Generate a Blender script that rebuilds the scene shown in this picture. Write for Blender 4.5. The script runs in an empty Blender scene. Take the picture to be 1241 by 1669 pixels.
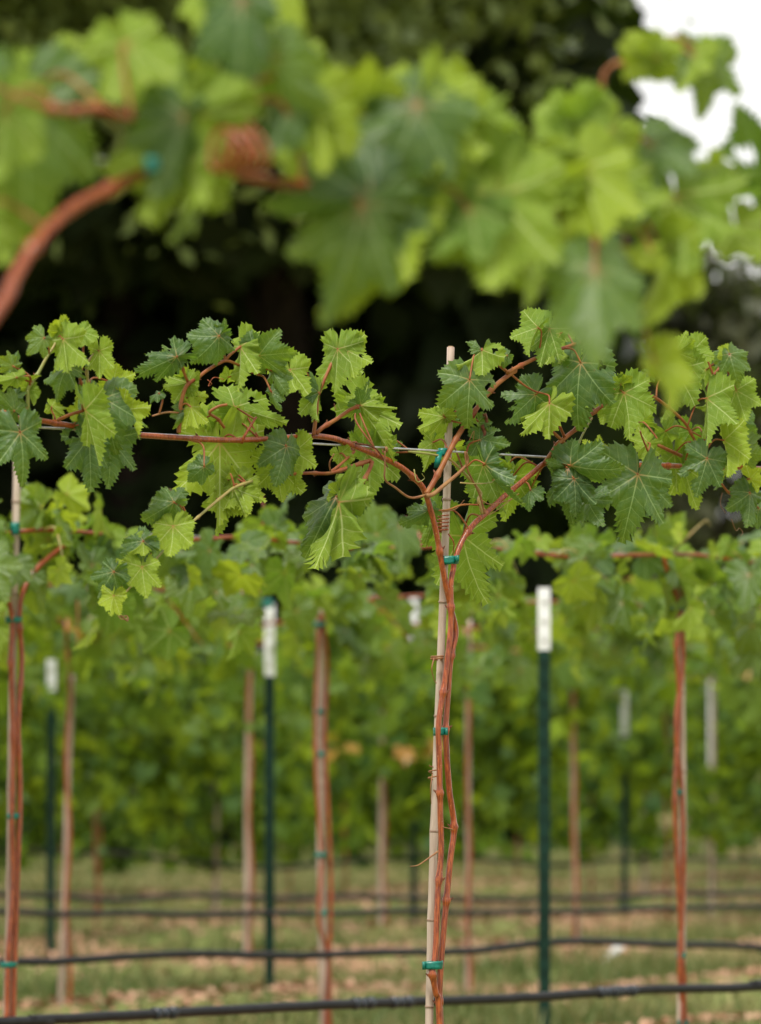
import bpy, math, random
import numpy as np
from mathutils import Vector, Matrix
random.seed(7); rng = np.random.default_rng(7)
C = bpy.context.scene.collection
scene = bpy.context.scene

# ------------------------------------------------------------------ camera, sky, sun, exposure
W0, H0, FPX = 1241.0, 1669.0, 9272.0          # photograph's frame, focal length in its pixels
CAM = Vector((0, 0, .85)); PITCH = math.atan(401.5/FPX)
cam = bpy.data.cameras.new('camera'); co = bpy.data.objects.new('camera', cam); C.objects.link(co)
co.location = CAM; co.rotation_euler = (math.pi/2+PITCH, 0, 0)
cam.lens = 200; cam.sensor_width = 36; cam.sensor_fit = 'AUTO'
cam.clip_start = .1; cam.clip_end = 2000
cam.dof.use_dof = True; cam.dof.focus_distance = 8.22; cam.dof.aperture_fstop = 8.0
scene.camera = co
world = bpy.data.worlds.new('World'); scene.world = world; world.use_nodes = True
nt = world.node_tree; nt.nodes.clear()
SUN_EL, SUN_AZ = math.radians(62), math.radians(200)   # azimuth clockwise from +Y
sky = nt.nodes.new('ShaderNodeTexSky'); sky.sky_type = 'NISHITA'; sky.sun_disc = False
sky.sun_elevation = SUN_EL; sky.sun_rotation = SUN_AZ; sky.dust_density = 3
mx = nt.nodes.new('ShaderNodeMix'); mx.data_type = 'RGBA'; mx.inputs[0].default_value = .88
mx.inputs[7].default_value = (9.7, 9.55, 9.2, 1)        # overcast veil over the sky
bg = nt.nodes.new('ShaderNodeBackground'); bg.inputs[1].default_value = .052
wo = nt.nodes.new('ShaderNodeOutputWorld')
nt.links.new(sky.outputs[0], mx.inputs[6]); nt.links.new(mx.outputs[2], bg.inputs[0]); nt.links.new(bg.outputs[0], wo.inputs[0])
sl = bpy.data.lights.new('sun', 'SUN'); sl.energy = 1.5; sl.angle = math.radians(12); sl.color = (1, .96, .88)
so = bpy.data.objects.new('sun', sl); C.objects.link(so)
sd = Vector((math.sin(SUN_AZ)*math.cos(SUN_EL), math.cos(SUN_AZ)*math.cos(SUN_EL), math.sin(SUN_EL)))
so.rotation_euler = sd.to_track_quat('Z', 'Y').to_euler()
scene.view_settings.view_transform = 'Standard'; scene.view_settings.look = 'None'
scene.view_settings.exposure = 1.42; scene.view_settings.gamma = 1
scene.cycles.use_denoising = True
scene.cycles.max_bounces = 6; scene.cycles.diffuse_bounces = 3; scene.cycles.glossy_bounces = 2
scene.cycles.transmission_bounces = 4; scene.cycles.transparent_max_bounces = 4

# ------------------------------------------------------------------ rows in space
RD = Vector((8980, 9272, 0)).normalized()      # direction all the rows run in
RN = Vector((RD.y, -RD.x, 0))                  # across the rows, towards the camera
DEP = [4.467, 8.165, 11.85, 15.6, 19.3, 23.0, 26.7, 30.4, 34.1]
WIRE = 1.30
FW = Vector((0, math.cos(PITCH), math.sin(PITCH))); UP = Vector((0, -math.sin(PITCH), math.cos(PITCH)))
def ray(px, py): return FW + Vector((1, 0, 0))*((px-W0/2)/FPX) + UP*((H0/2-py)/FPX)
def at(px, py, row, off=0.0):
    """the point of the row's vertical plane (moved off metres across the row) seen at a pixel"""
    P = Vector((0, DEP[row], 0)); D = ray(px, py)
    k = (off - (CAM-P).dot(RN))/D.dot(RN)
    return CAM + D*k
def col(px, row, z, off=0.0):
    p = at(px, 1236, row, off); return Vector((p.x, p.y, z))
def ground_at(px, py):
    D = ray(px, py); k = -CAM.z/D.z; return CAM + D*k

# ------------------------------------------------------------------ materials
def mat(name):
    m = bpy.data.materials.new(name); m.use_nodes = True
    m.node_tree.nodes.clear(); return m
class N:
    def __init__(s, m): s.t = m.node_tree
    def n(s, typ, **kw):
        x = s.t.nodes.new(typ)
        for k, v in kw.items(): setattr(x, k, v)
        return x
    def l(s, a, b): s.t.links.new(a, b)
    def m(s, op, a, b=None, c=None, clamp=False):
        x = s.t.nodes.new('ShaderNodeMath'); x.operation = op; x.use_clamp = clamp
        for i, v in enumerate((a, b, c)):
            if v is None: continue
            if isinstance(v, (int, float)): x.inputs[i].default_value = v
            else: s.l(v, x.inputs[i])
        return x.outputs[0]
    def mix(s, f, a, b):
        x = s.t.nodes.new('ShaderNodeMix'); x.data_type = 'RGBA'
        for i, v in ((0, f), (6, a), (7, b)):
            if isinstance(v, (int, float)): x.inputs[i].default_value = v
            elif isinstance(v, tuple): x.inputs[i].default_value = v+(1,) if len(v) == 3 else v
            else: s.l(v, x.inputs[i])
        return x.outputs[2]
    def noise(s, scale, detail=3, vec=None, rough=.5):
        x = s.t.nodes.new('ShaderNodeTexNoise'); x.inputs['Scale'].default_value = scale
        x.inputs['Detail'].default_value = detail; x.inputs['Roughness'].default_value = rough
        if vec is not None: s.l(vec, x.inputs['Vector'])
        return x.outputs['Fac']
    def step(s, v, a, b):
        x = s.t.nodes.new('ShaderNodeMapRange'); x.interpolation_type = 'SMOOTHSTEP'
        s.l(v, x.inputs[0]); x.inputs[1].default_value = a; x.inputs[2].default_value = b
        return x.outputs[0]
def principled(s, base, rough=.5, spec=.5, bump=None, bstr=.3, bdist=.002, metal=0):
    p = s.n('ShaderNodeBsdfPrincipled')
    for k, v in (('Base Color', base), ('Roughness', rough), ('Specular IOR Level', spec), ('Metallic', metal)):
        if isinstance(v, (int, float)): p.inputs[k].default_value = v
        elif isinstance(v, tuple): p.inputs[k].default_value = v+(1,)
        else: s.l(v, p.inputs[k])
    if bump is not None:
        b = s.n('ShaderNodeBump'); b.inputs['Strength'].default_value = bstr; b.inputs['Distance'].default_value = bdist
        s.l(bump, b.inputs['Height']); s.l(b.outputs[0], p.inputs['Normal'])
    return p
def out(s, sh): o = s.n('ShaderNodeOutputMaterial'); s.l(sh, o.inputs[0])

def leaf_material(name, top0, top1, und0, und1, trans=.34, veins=True, sheen=.5):
    """two real sides: smooth dark upper, paler matt underside; colour varies leaf by leaf"""
    m = mat(name); s = N(m)
    oi = s.n('ShaderNodeObjectInfo'); at_ = s.n('ShaderNodeAttribute'); at_.attribute_name = 'tint'
    rnd = s.m('FRACT', s.m('ADD', oi.outputs['Random'], at_.outputs['Fac']))
    sep = s.n('ShaderNodeSeparateColor'); s.l(oi.outputs['Color'], sep.inputs[0])
    hue = s.m('ADD', sep.outputs[0], s.m('MULTIPLY', s.m('SUBTRACT', rnd, .5), .5), clamp=True)
    geo = s.n('ShaderNodeNewGeometry')
    tc = s.n('ShaderNodeTexCoord'); mott = s.noise(9, 3, tc.outputs['UV'])
    uvs = s.n('ShaderNodeSeparateXYZ'); s.l(tc.outputs['UV'], uvs.inputs[0])
    hue = s.m('ADD', hue, s.m('MULTIPLY', s.m('SUBTRACT', s.m('ADD', s.m('MULTIPLY', uvs.outputs[0], .6), s.m('MULTIPLY', mott, .8)), .65), .55), clamp=True)
    top = s.mix(hue, top0, top1); und = s.mix(hue, und0, und1)
    side = s.mix(geo.outputs['Backfacing'], top, und)
    base = s.mix(s.m('MULTIPLY', s.step(mott, .45, .8), .3), side, s.mix(.5, side, (.30, .33, .06)))
    if veins:
        wv = s.n('ShaderNodeVectorMath'); wv.operation = 'ADD'; s.l(tc.outputs['UV'], wv.inputs[0]); cb = s.n('ShaderNodeCombineXYZ'); s.l(s.m('MULTIPLY', rnd, 9), cb.inputs[0]); s.l(s.m('MULTIPLY', rnd, 5), cb.inputs[1]); s.l(cb.outputs[0], wv.inputs[1])
        spot = s.step(s.noise(17, 2, wv.outputs[0]), .70, .76)
        base = s.mix(s.m('MULTIPLY', spot, .8), base, (.16, .085, .03))
        pale = s.step(s.noise(5, 2, wv.outputs[0]), .55, .8); base = s.mix(s.m('MULTIPLY', pale, .25), base, (.24, .31, .09))
    bump = None
    if veins:
        uv = s.n('ShaderNodeSeparateXYZ'); s.l(tc.outputs['UV'], uv.inputs[0]); S, T = uv.outputs[0], uv.outputs[1]
        w = s.m('MULTIPLY_ADD', S, -.010, .0155)
        main = s.m('SUBTRACT', 1, s.m('DIVIDE', T, w, clamp=False), clamp=True)
        main = s.m('MULTIPLY', main, 1.8, clamp=True)
        q = s.m('SUBTRACT', S, s.m('MULTIPLY', T, .78)); q = s.m('ADD', q, s.m('MULTIPLY', s.m('MULTIPLY', T, T), .35))
        fr = s.m('ABSOLUTE', s.m('SUBTRACT', s.m('FRACT', s.m('ADD', s.m('DIVIDE', q, .150), .5)), .5))
        sec = s.m('SUBTRACT', 1, s.m('DIVIDE', fr, .055), clamp=True)
        sec = s.m('MULTIPLY', sec, s.m('SUBTRACT', 1.15, s.m('MULTIPLY', T, 2.2), clamp=True))
        vo = s.n('ShaderNodeTexVoronoi'); vo.feature = 'DISTANCE_TO_EDGE'; vo.inputs['Scale'].default_value = 26
        s.l(tc.outputs['UV'], vo.inputs['Vector'])
        ter = s.m('MULTIPLY', s.m('SUBTRACT', 1, s.m('DIVIDE', vo.outputs[0], .06), clamp=True), .22)
        vein = s.m('MAXIMUM', s.m('MAXIMUM', main, s.m('MULTIPLY', sec, .75)), ter)
        vcol = s.mix(geo.outputs['Backfacing'], (.27, .37, .15), (.48, .56, .22))
        vcol = s.mix(s.m('SUBTRACT', 1, s.m('DIVIDE', S, .22), clamp=True), vcol, (.40, .17, .06))
        base = s.mix(s.m('MULTIPLY', vein, .85), base, vcol)
        quilt = s.m('ADD', s.m('POWER', s.m('MULTIPLY', fr, 2), .6), s.m('MULTIPLY', s.m('POWER', s.m('MINIMUM', T, .1), .5), 1.5))
        quilt = s.m('SUBTRACT', quilt, s.m('MULTIPLY', ter, .8))
        quilt = s.m('MULTIPLY', quilt, s.m('SUBTRACT', 1, s.m('MULTIPLY', geo.outputs['Backfacing'], 2)))
        bump = quilt
    rough = s.m('MULTIPLY_ADD', geo.outputs['Backfacing'], .22, .42)
    rough = s.m('ADD', rough, s.m('MULTIPLY', s.m('SUBTRACT', mott, .5), .2))
    spec = s.m('MULTIPLY_ADD', geo.outputs['Backfacing'], -sheen*.6, sheen)
    p = principled(s, base, rough, spec, bump, .32, .0016)
    tr = s.n('ShaderNodeBsdfTranslucent')
    s.l(s.mix(.75, base, s.mix(hue, (.20, .36, .015), (.45, .56, .02))), tr.inputs[0])
    ms = s.n('ShaderNodeMixShader'); ms.inputs[0].default_value = trans
    s.l(p.outputs[0], ms.inputs[1]); s.l(tr.outputs[0], ms.inputs[2]); out(s, ms.outputs[0])
    return m
M = {}
M['leaf'] = leaf_material('vine_leaf', (.042, .096, .024), (.080, .155, .012), (.115, .21, .030), (.26, .35, .026), trans=.42, sheen=.42)
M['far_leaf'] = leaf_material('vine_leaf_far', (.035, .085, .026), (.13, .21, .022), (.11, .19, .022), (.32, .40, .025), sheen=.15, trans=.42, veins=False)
M['autumn_leaf'] = leaf_material('autumn_leaf', (.32, .13, .02), (.36, .24, .03), (.34, .16, .03), (.36, .26, .04), veins=False)
M['tree_leaf'] = leaf_material('tree_leaf', (.03, .055, .018), (.24, .31, .10), (.035, .06, .02), (.25, .32, .11), trans=.2, veins=False, sheen=.3)  # pale end raised to imitate low sky light on the olive crown
M['painted_shade_leaf'] = leaf_material('leaf_painted_shade', (.014, .022, .010), (.03, .038, .015), (.014, .022, .010), (.03, .036, .016), trans=.08, veins=False, sheen=.1)  # near black leaf colour stands in for shade under the trees
M['olive_leaf'] = leaf_material('olive_leaf', (.05, .055, .03), (.10, .095, .06), (.06, .06, .035), (.10, .09, .055), trans=.15, veins=False, sheen=.2)

def simple(name, a, b, scale=30, rough=.5, spec=.4, bstr=.3, bdist=.001, stretch=None, metal=0):
    m = mat(name); s = N(m); tc = s.n('ShaderNodeTexCoord'); v = tc.outputs['Object']
    if stretch:
        mp = s.n('ShaderNodeMapping'); mp.inputs['Scale'].default_value = stretch; s.l(v, mp.inputs[0]); v = mp.outputs[0]
    f = s.noise(scale, 4, v, .6)
    p = principled(s, s.mix(s.step(f, .3, .7), a, b), rough, spec, f, bstr, bdist, metal); out(s, p.outputs[0]); return m
def cane_material():
    m = mat('red_brown_cane'); s = N(m); tc = s.n('ShaderNodeTexCoord'); v = tc.outputs['Object']
    mp = s.n('ShaderNodeMapping'); mp.inputs['Scale'].default_value = (1, 1, .10); s.l(v, mp.inputs[0])
    st = s.noise(420, 4, mp.outputs[0], .7); big = s.noise(14, 3, v); sp = s.noise(330, 2, v)
    c = s.mix(s.step(st, .35, .68), (.14, .020, .006), (.42, .100, .020))
    c = s.mix(s.m('MULTIPLY', s.step(big, .45, .75), .5), c, (.27, .065, .018))
    c = s.mix(s.m('MULTIPLY', s.step(sp, .68, .74), .6), c, (.50, .34, .20))
    p = principled(s, c, .30, .55, st, .4, .0008); out(s, p.outputs[0]); return m
M['cane'] = cane_material()
M['shoot'] = simple('red_green_shoot', (.20, .045, .012), (.30, .12, .03), 45, .5, .3)
M['green_shoot'] = simple('green_shoot', (.22, .25, .06), (.36, .24, .08), 25, .45, .5)
M['tendril'] = simple('dry_tendril', (.22, .085, .04), (.30, .16, .06), 60, .55, .3)
M['bud'] = simple('dark_bud', (.09, .03, .018), (.20, .08, .04), 200, .7, .2)
M['bamboo'] = simple('weathered_bamboo', (.30, .21, .16), (.55, .45, .37), 70, .6, .3, .4, .001, (1, 1, .06))
M['bamboo_node'] = simple('bamboo_node', (.22, .14, .10), (.34, .25, .19), 120, .7, .2)
M['pith'] = simple('bamboo_cut_end', (.18, .10, .05), (.42, .30, .18), 300, .8, .2)
M['tie'] = simple('green_tape', (.001, .10, .075), (.003, .17, .125), 120, .35, .4, .5, .002)
M['wire'] = simple('galvanised_wire', (.42, .43, .44), (.60, .61, .62), 80, .35, .5, .1, .0005, metal=.75)
M['hose'] = simple('black_poly_hose', (.004, .004, .005), (.011, .011, .012), 40, .40, .3, .2, .001)
M['fitting'] = simple('hose_fitting', (.008, .011, .016), (.02, .028, .04), 60, .4, .5)
M['post'] = simple('dark_green_post', (.002, .020, .012), (.004, .034, .020), 60, .5, .25)
M['white'] = simple('white_post_paint', (.66, .68, .68), (.82, .83, .82), 60, .5, .4)
M['bark'] = simple('tree_bark', (.008, .006, .005), (.022, .016, .013), 8, .9, .1, .8, .03, (1, 1, .2))
M['chip'] = simple('wood_mulch', (.28, .14, .08), (.54, .34, .23), 9, .9, .1)
M['grassblade'] = None
def grass_material():
    m = mat('grass_blades'); s = N(m); a = s.n('ShaderNodeAttribute'); a.attribute_name = 'tint'
    c = s.mix(a.outputs['Fac'], (.085, .125, .03), (.34, .27, .12))
    p = principled(s, c, .6, .3); tr = s.n('ShaderNodeBsdfTranslucent'); s.l(c, tr.inputs[0])
    ms = s.n('ShaderNodeMixShader'); ms.inputs[0].default_value = .3
    s.l(p.outputs[0], ms.inputs[1]); s.l(tr.outputs[0], ms.inputs[2]); out(s, ms.outputs[0]); return m
M['grass'] = grass_material()
def ground_material():
    m = mat('ground_turf'); s = N(m); tc = s.n('ShaderNodeTexCoord'); v = tc.outputs['Object']
    a = s.noise(.55, 4, v); b = s.noise(6, 5, v, .7); c = s.noise(60, 3, v)
    turf = s.mix(s.step(b, .35, .7), (.13, .18, .045), (.25, .24, .09))
    soil = s.mix(s.step(c, .3, .7), (.30, .16, .09), (.42, .26, .16))
    base = s.mix(s.step(a, .50, .62), turf, soil)
    p = principled(s, base, .9, .1, s.m('ADD', b, c), .8, .02); out(s, p.outputs[0]); return m
M['ground'] = ground_material()

# ------------------------------------------------------------------ object helpers
def tag(o, label=None, cat=None, group=None, kind=None):
    if label: o['label'] = label
    if cat: o['category'] = cat
    if group: o['group'] = group
    if kind: o['kind'] = kind
    return o
def thing(name, loc, label, cat, group=None):
    o = bpy.data.objects.new(name, None); C.objects.link(o); o.location = loc; o.empty_display_size = .05
    return tag(o, label, cat, group)
def mesh(name, V, F, m=None, smooth=True):
    me = bpy.data.meshes.new(name); me.from_pydata([tuple(v) for v in V], [], F)
    if smooth: me.polygons.foreach_set('use_smooth', [True]*len(me.polygons))
    if m: me.materials.append(m)
    return me
def link(name, me, parent=None, mw=None):
    """mw: world matrix (vertices are in world space when it is left out)"""
    o = bpy.data.objects.new(name, me); C.objects.link(o)
    if parent is not None:
        o.parent = parent
        o.matrix_parent_inverse = world_of(parent).inverted()
    o['_'] = 0; del o['_']
    if mw is not None: o.matrix_basis = mw
    WM[o.name] = mw.copy() if mw is not None else Matrix.Identity(4)
    return o
WM = {}
def world_of(o):
    if o.name in WM: return WM[o.name]
    return Matrix.Translation(o.location)
class MB:
    def __init__(s): s.V = []; s.F = []
    def add(s, V, F):
        b = len(s.V); s.V += [tuple(v) for v in V]; s.F += [tuple(i+b for i in f) for f in F]; return s
def smooth_path(pts, n=6):
    P = [Vector(p) for p in pts]
    if len(P) < 3:
        return [P[0].lerp(P[-1], i/n) for i in range(n+1)]
    Q = [P[0]*2-P[1]]+P+[P[-1]*2-P[-2]]; R = []
    for i in range(1, len(Q)-2):
        a, b, c, d = Q[i-1:i+3]
        for k in range(n):
            t = k/n
            R.append(.5*((2*b)+(c-a)*t+(2*a-5*b+4*c-d)*t*t+(-a+3*b-3*c+d)*t**3))
    R.append(P[-1]); return R
def tube(mb, path, r0, r1, sides=8, knots=0, seed=0, kamp=.35, cap=True, wob=0):
    rr = random.Random(seed); L = [0]
    for i in range(1, len(path)): L.append(L[-1]+(path[i]-path[i-1]).length)
    tot = max(L[-1], 1e-6)
    ks = []
    if knots:
        k = rr.uniform(.3, .7)*knots
        while k < tot: ks.append(k); k += knots*rr.uniform(.8, 1.25)
    V = []; F = []; up = Vector((.3, -.9, .2)).normalized()
    for i, p in enumerate(path):
        t = (path[min(i+1, len(path)-1)]-path[max(i-1, 0)])
        t = t.normalized() if t.length > 1e-9 else Vector((0, 0, 1))
        u = up - t*up.dot(t); u = u.normalized() if u.length > 1e-4 else t.orthogonal().normalized(); up = u
        v = t.cross(u); r = r0+(r1-r0)*L[i]/tot
        for k in ks: r *= 1+kamp*1.35*math.exp(-((L[i]-k)/(.55*r0+.0015))**2)
        for j in range(sides):
            a = 2*math.pi*j/sides; w = 1+wob*math.sin(3*a+i*.7)
            V.append(p+(u*math.cos(a)+v*math.sin(a))*r*w)
    n = len(path)
    for i in range(n-1):
        for j in range(sides):
            a = i*sides+j; b = i*sides+(j+1) % sides
            F.append((a, b, b+sides, a+sides))
    if cap: F.append(tuple(range(sides))[::-1]); F.append(tuple((n-1)*sides+j for j in range(sides)))
    mb.add(V, F); return ks, L
def tube_obj(name, path, r0, r1, m, parent=None, **kw):
    mb = MB(); tube(mb, path, r0, r1, **kw); return link(name, mesh(name, mb.V, mb.F, m), parent)
def dense(pts, step=.006):
    P = smooth_path(pts, 8); R = [P[0]]
    for a, b in zip(P, P[1:]):
        d = (b-a).length; n = max(1, int(d/step))
        for k in range(1, n+1): R.append(a.lerp(b, k/n))
    return R

# ------------------------------------------------------------------ the grape leaf
def leaf_shape(seed, deep=.5, teeth=True, rings=8, fold=0., bend=.5, wave=1., wide=1., eaten=0, sidebend=.3, twist=0.):
    """unit leaf: petiole junction at the origin, central lobe along +Y, upper side +Z. returns V, F, per-corner uv"""
    rr = random.Random(seed); j = lambda s: rr.uniform(-s, s)
    def half():
        return [(0, 1.0), (27+j(3), .70-.20*deep+j(.03)), (50+j(4), .86+j(.05)), (79+j(3), .62-.17*deep+j(.03)),
                (104+j(5), .70+j(.05)), (140+j(5), .55+j(.04)), (163, .40), (174, .17)]
    L, Rr = half(), half()
    key = [(-a, r, k) for k, (a, r) in reversed(list(enumerate(L)))] + [(a, r, k) for k, (a, r) in list(enumerate(Rr))[1:]]
    veins = {0: 0, 1: L[2][0], 2: L[4][0]}; veinsR = {0: 0, 1: Rr[2][0], 2: Rr[4][0]}
    pts = []; sect = []
    for (a0, r0, k0), (a1, r1, k1) in zip(key, key[1:]):
        p = np.array((math.sin(math.radians(a0))*r0*wide, math.cos(math.radians(a0))*r0))
        q = np.array((math.sin(math.radians(a1))*r1*wide, math.cos(math.radians(a1))*r1))
        kk = min(k0, k1); lob = 0 if kk == 0 else (1 if kk <= 2 else 2)
        right = a1 > 0 and not (a1 <= 0)
        d = q-p; ln = float(np.hypot(*d)); nrm = np.array((-d[1], d[0]))/max(ln, 1e-6)
        mid = (p+q)/2
        if nrm.dot(mid) < 0: nrm = -nrm
        nt_ = max(1, int(round(ln/(.085)))) if (teeth and kk < 7) else 1
        sub = [(0, 0), (.38, .4), (.66, 1.0), (.84, .35)] if teeth and nt_ > 0 and kk < 6 else ([(0, 0), (.5, 0)])
        tip_first = k0 < k1
        for c in range(nt_):
            ta = .064*rr.uniform(.5, 1.3)*(1 if teeth and kk < 6 else 0)
            seq = sub
            if tip_first and teeth and kk < 6: seq = [(0, 0)]+[(1-u, a) for u, a in reversed(sub[1:])]
            for u, amp in seq:
                t = (c+u)/nt_
                b = (p+d*t)+nrm*(.055*ln*4*t*(1-t))
                pts.append((b[0], b[1], b[0]+nrm[0]*amp*ta+0*d[0], b[1]+nrm[1]*amp*ta)); sect.append((lob, a1 > 0))
    a, r, _ = key[-1]; x, y = math.sin(math.radians(a))*r*wide, math.cos(math.radians(a))*r
    pts.append((x, y, x, y))
    n = len(pts); P = np.array(pts)
    fr = [0.0]+list(np.linspace(.12, 1, rings-1)) if rings > 2 else [0., 1.]
    V2 = [(0., 0.)]; R_ = [0.]
    for f in fr[1:]:
        for i in range(n):
            w = max(0, (f-.80)/.20)
            V2.append((f*(P[i, 0]*(1-w)+P[i, 2]*w), f*(P[i, 1]*(1-w)+P[i, 3]*w))); R_.append(f)
    V2 = np.array(V2); Rf = np.array(R_)
    F = []; S = []
    for i in range(n-1): F.append((0, 1+i+1, 1+i)); S.append(sect[i])
    for k in range(len(fr)-2):
        for i in range(n-1):
            a0 = 1+k*n+i; F.append((a0, a0+1, a0+n+1, a0+n)); S.append(sect[i])
    # normals: make them +Z
    uv = []
    for f, (lob, right) in zip(F, S):
        va = math.radians(veinsR[lob] if right else -veins[lob]); dx, dy = math.sin(va)*wide, math.cos(va)
        l = math.hypot(dx, dy); dx /= l; dy /= l
        for i in f:
            x, y = V2[i]; uv.append((max(0, x*dx+y*dy), abs(x*dy-y*dx)))
    # bites
    if eaten:
        bites = []
        for _ in range(eaten):
            i = rr.randrange(8, n-8); f = rr.choice((.98, .9, .6, .95)); bites.append((P[i, 0]*f, P[i, 1]*f, rr.uniform(.05, .13), rr.uniform(0, 6)))
        F2 = []; uv2 = []; c = 0
        for f in F:
            cx, cy = V2[list(f)].mean(0)
            hit = any(math.hypot(cx-bx, cy-by) < br*(1+.3*math.sin(3*math.atan2(cy-by, cx-bx)+ph)) for bx, by, br, ph in bites)
            if not hit: F2.append(f); uv2 += uv[c:c+len(f)]
            c += len(f)
        F, uv = F2, uv2
    # relief
    x, y = V2[:, 0], V2[:, 1]; th = np.degrees(np.arctan2(x, y)); r = np.hypot(x, y)
    def between(th):
        a = np.abs(th); w = np.interp(a, [0, 27, 51, 79, 105, 150, 180], [0, 1, 0, 1, 0, .7, .3]); return w
    z = .075*r*between(th)
    z = z+wave*(.055*Rf**2*np.sin(np.radians(th)*rr.choice((4, 5, 6))+rr.uniform(0, 6))+.022*Rf**4*np.sin(np.radians(th)*17+rr.uniform(0, 6)))
    z = z+.012*wave*np.sin(x*19+rr.uniform(0, 6))*np.sin(y*17+rr.uniform(0, 6))*Rf
    # curl across
    if abs(sidebend) > 1e-3:
        k = sidebend; ax = np.abs(x); z = z-(1-np.cos(k*ax))/k*1.0*np.ones_like(x); x = np.sign(x)*np.sin(k*ax)/k
    if abs(fold) > 1e-3:
        s_ = np.sqrt(x*x+.0016)-.04     # rounded crease
        fa = math.radians(fold); x, z = np.sign(x)*(np.abs(x)*math.cos(fa)-z*math.sin(fa)*np.minimum(1, np.abs(x)*8)), z*math.cos(fa)+s_*math.sin(fa)
    # bend along the midrib, more towards the tip
    kb = bend
    if abs(kb) > 1e-3:
        yy = y.copy(); z0 = z.copy()
        y = np.sin(kb*yy)/kb+z0*np.sin(kb*yy)*.8; z = z0*np.cos(kb*yy)-(1-np.cos(kb*yy))/kb
    if twist:
        a = twist*y; x, z = x*np.cos(a)-z*np.sin(a), x*np.sin(a)+z*np.cos(a)
    return np.stack([x, y, z], 1), F, uv
def leaf_mesh(name, m, **kw):
    V, F, uv = leaf_shape(**kw)
    me = bpy.data.meshes.new(name); me.from_pydata(V.tolist(), [], F)
    l = me.uv_layers.new(name='UVMap'); l.data.foreach_set('uv', np.array(uv, dtype=np.float32).ravel())
    me.polygons.foreach_set('use_smooth', [True]*len(me.polygons)); me.materials.append(m); return me
V_, F_, _ = leaf_shape(seed=1, wave=0, fold=0, bend=0, sidebend=0)
_a, _b, _c = [Vector(V_[i]) for i in F_[len(F_)//2][:3]]
FLIP = (_b-_a).cross(_c-_a).z < 0
if FLIP:
    _old = leaf_shape
    def leaf_shape(**kw):
        V, F, uv = _old(**kw); F2 = []; uv2 = []; c = 0
        for f in F:
            F2.append(tuple(reversed(f))); uv2 += list(reversed(uv[c:c+len(f)])); c += len(f)
        return V, F2, uv2

def frame(v, n):
    Y = v.normalized(); Z = (n-Y*n.dot(Y)).normalized(); X = Y.cross(Z); return X, Y, Z
def leaf_matrix(J, v, n, size):
    X, Y, Z = frame(v, n)
    m = Matrix(((X.x, Y.x, Z.x, J.x), (X.y, Y.y, Z.y, J.y), (X.z, Y.z, Z.z, J.z), (0, 0, 0, 1)))
    return m @ Matrix.Diagonal((size, size, size, 1))
def traced(J, tpx, Lpx, side, roll, ppm, back=False):
    """leaf pose from what the photograph shows of it"""
    a = Vector((tpx[0]/ppm, 0, -tpx[1]/ppm)); L = Lpx/ppm
    dep = math.sqrt(max(0, L*L-a.length_squared)); v = a+Vector((0, dep if back else -dep, 0))
    v.normalize(); c = Vector((0, -1, 0)); m = (c-v*c.dot(v)).normalized(); e = m.cross(v)
    r = math.radians(roll); m2 = m*math.cos(r)-e*math.sin(r)
    n = m2 if side == 'U' else -m2
    return v, n, max(L, a.length)

# ------------------------------------------------------------------ ground
def ground_height(x, y):
    # low mulch berm under each row
    h = 0
    return h
xs = np.concatenate([[-400, -120, -40], np.linspace(-12, 12, 60), [40, 120, 400]])
ys = np.concatenate([[-60, -10, 0], np.linspace(4, 50, 130), [60, 80, 120, 200, 400, 1200]])
GX, GY = np.meshgrid(xs, ys)
def berm(X, Y):
    h = np.zeros_like(X)
    for d in DEP:
        q = (X*RN.x+(Y-d)*RN.y); h += .07*np.exp(-(q/.35)**2)
    h += .018*np.sin(X*2.3+Y*1.1)+.014*np.sin(X*5.1-Y*3.7)
    return h*(np.abs(X) < 13)*(Y > 3.5)*(Y < 51)
GZ = berm(GX, GY)
ng = len(xs); Vg = np.stack([GX.ravel(), GY.ravel(), GZ.ravel()], 1)
Fg = [(i*ng+k, i*ng+k+1, (i+1)*ng+k+1, (i+1)*ng+k) for i in range(len(ys)-1) for k in range(ng-1)]
g = link('ground', mesh('ground', Vg, Fg, M['ground'])); tag(g, 'mown grass and bare soil under the vineyard rows', None, None, 'structure')

def soup(name, V, F, m, tint=None, parent=None, uv=None, smooth=True):
    me = bpy.data.meshes.new(name); nv, k = len(V), F.shape[1]
    me.vertices.add(nv); me.vertices.foreach_set('co', V.astype(np.float32).ravel())
    me.loops.add(F.size); me.loops.foreach_set('vertex_index', F.astype(np.int32).ravel())
    me.polygons.add(len(F)); me.polygons.foreach_set('loop_start', np.arange(0, F.size, k, dtype=np.int32))
    me.polygons.foreach_set('loop_total', np.full(len(F), k, dtype=np.int32))
    if tint is not None:
        a = me.attributes.new('tint', 'FLOAT', 'POINT'); a.data.foreach_set('value', tint.astype(np.float32))
    me.update(calc_edges=True); me.validate()
    if smooth: me.polygons.foreach_set('use_smooth', [True]*len(me.polygons))
    me.materials.append(m)
    return link(name, me, parent)
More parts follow.
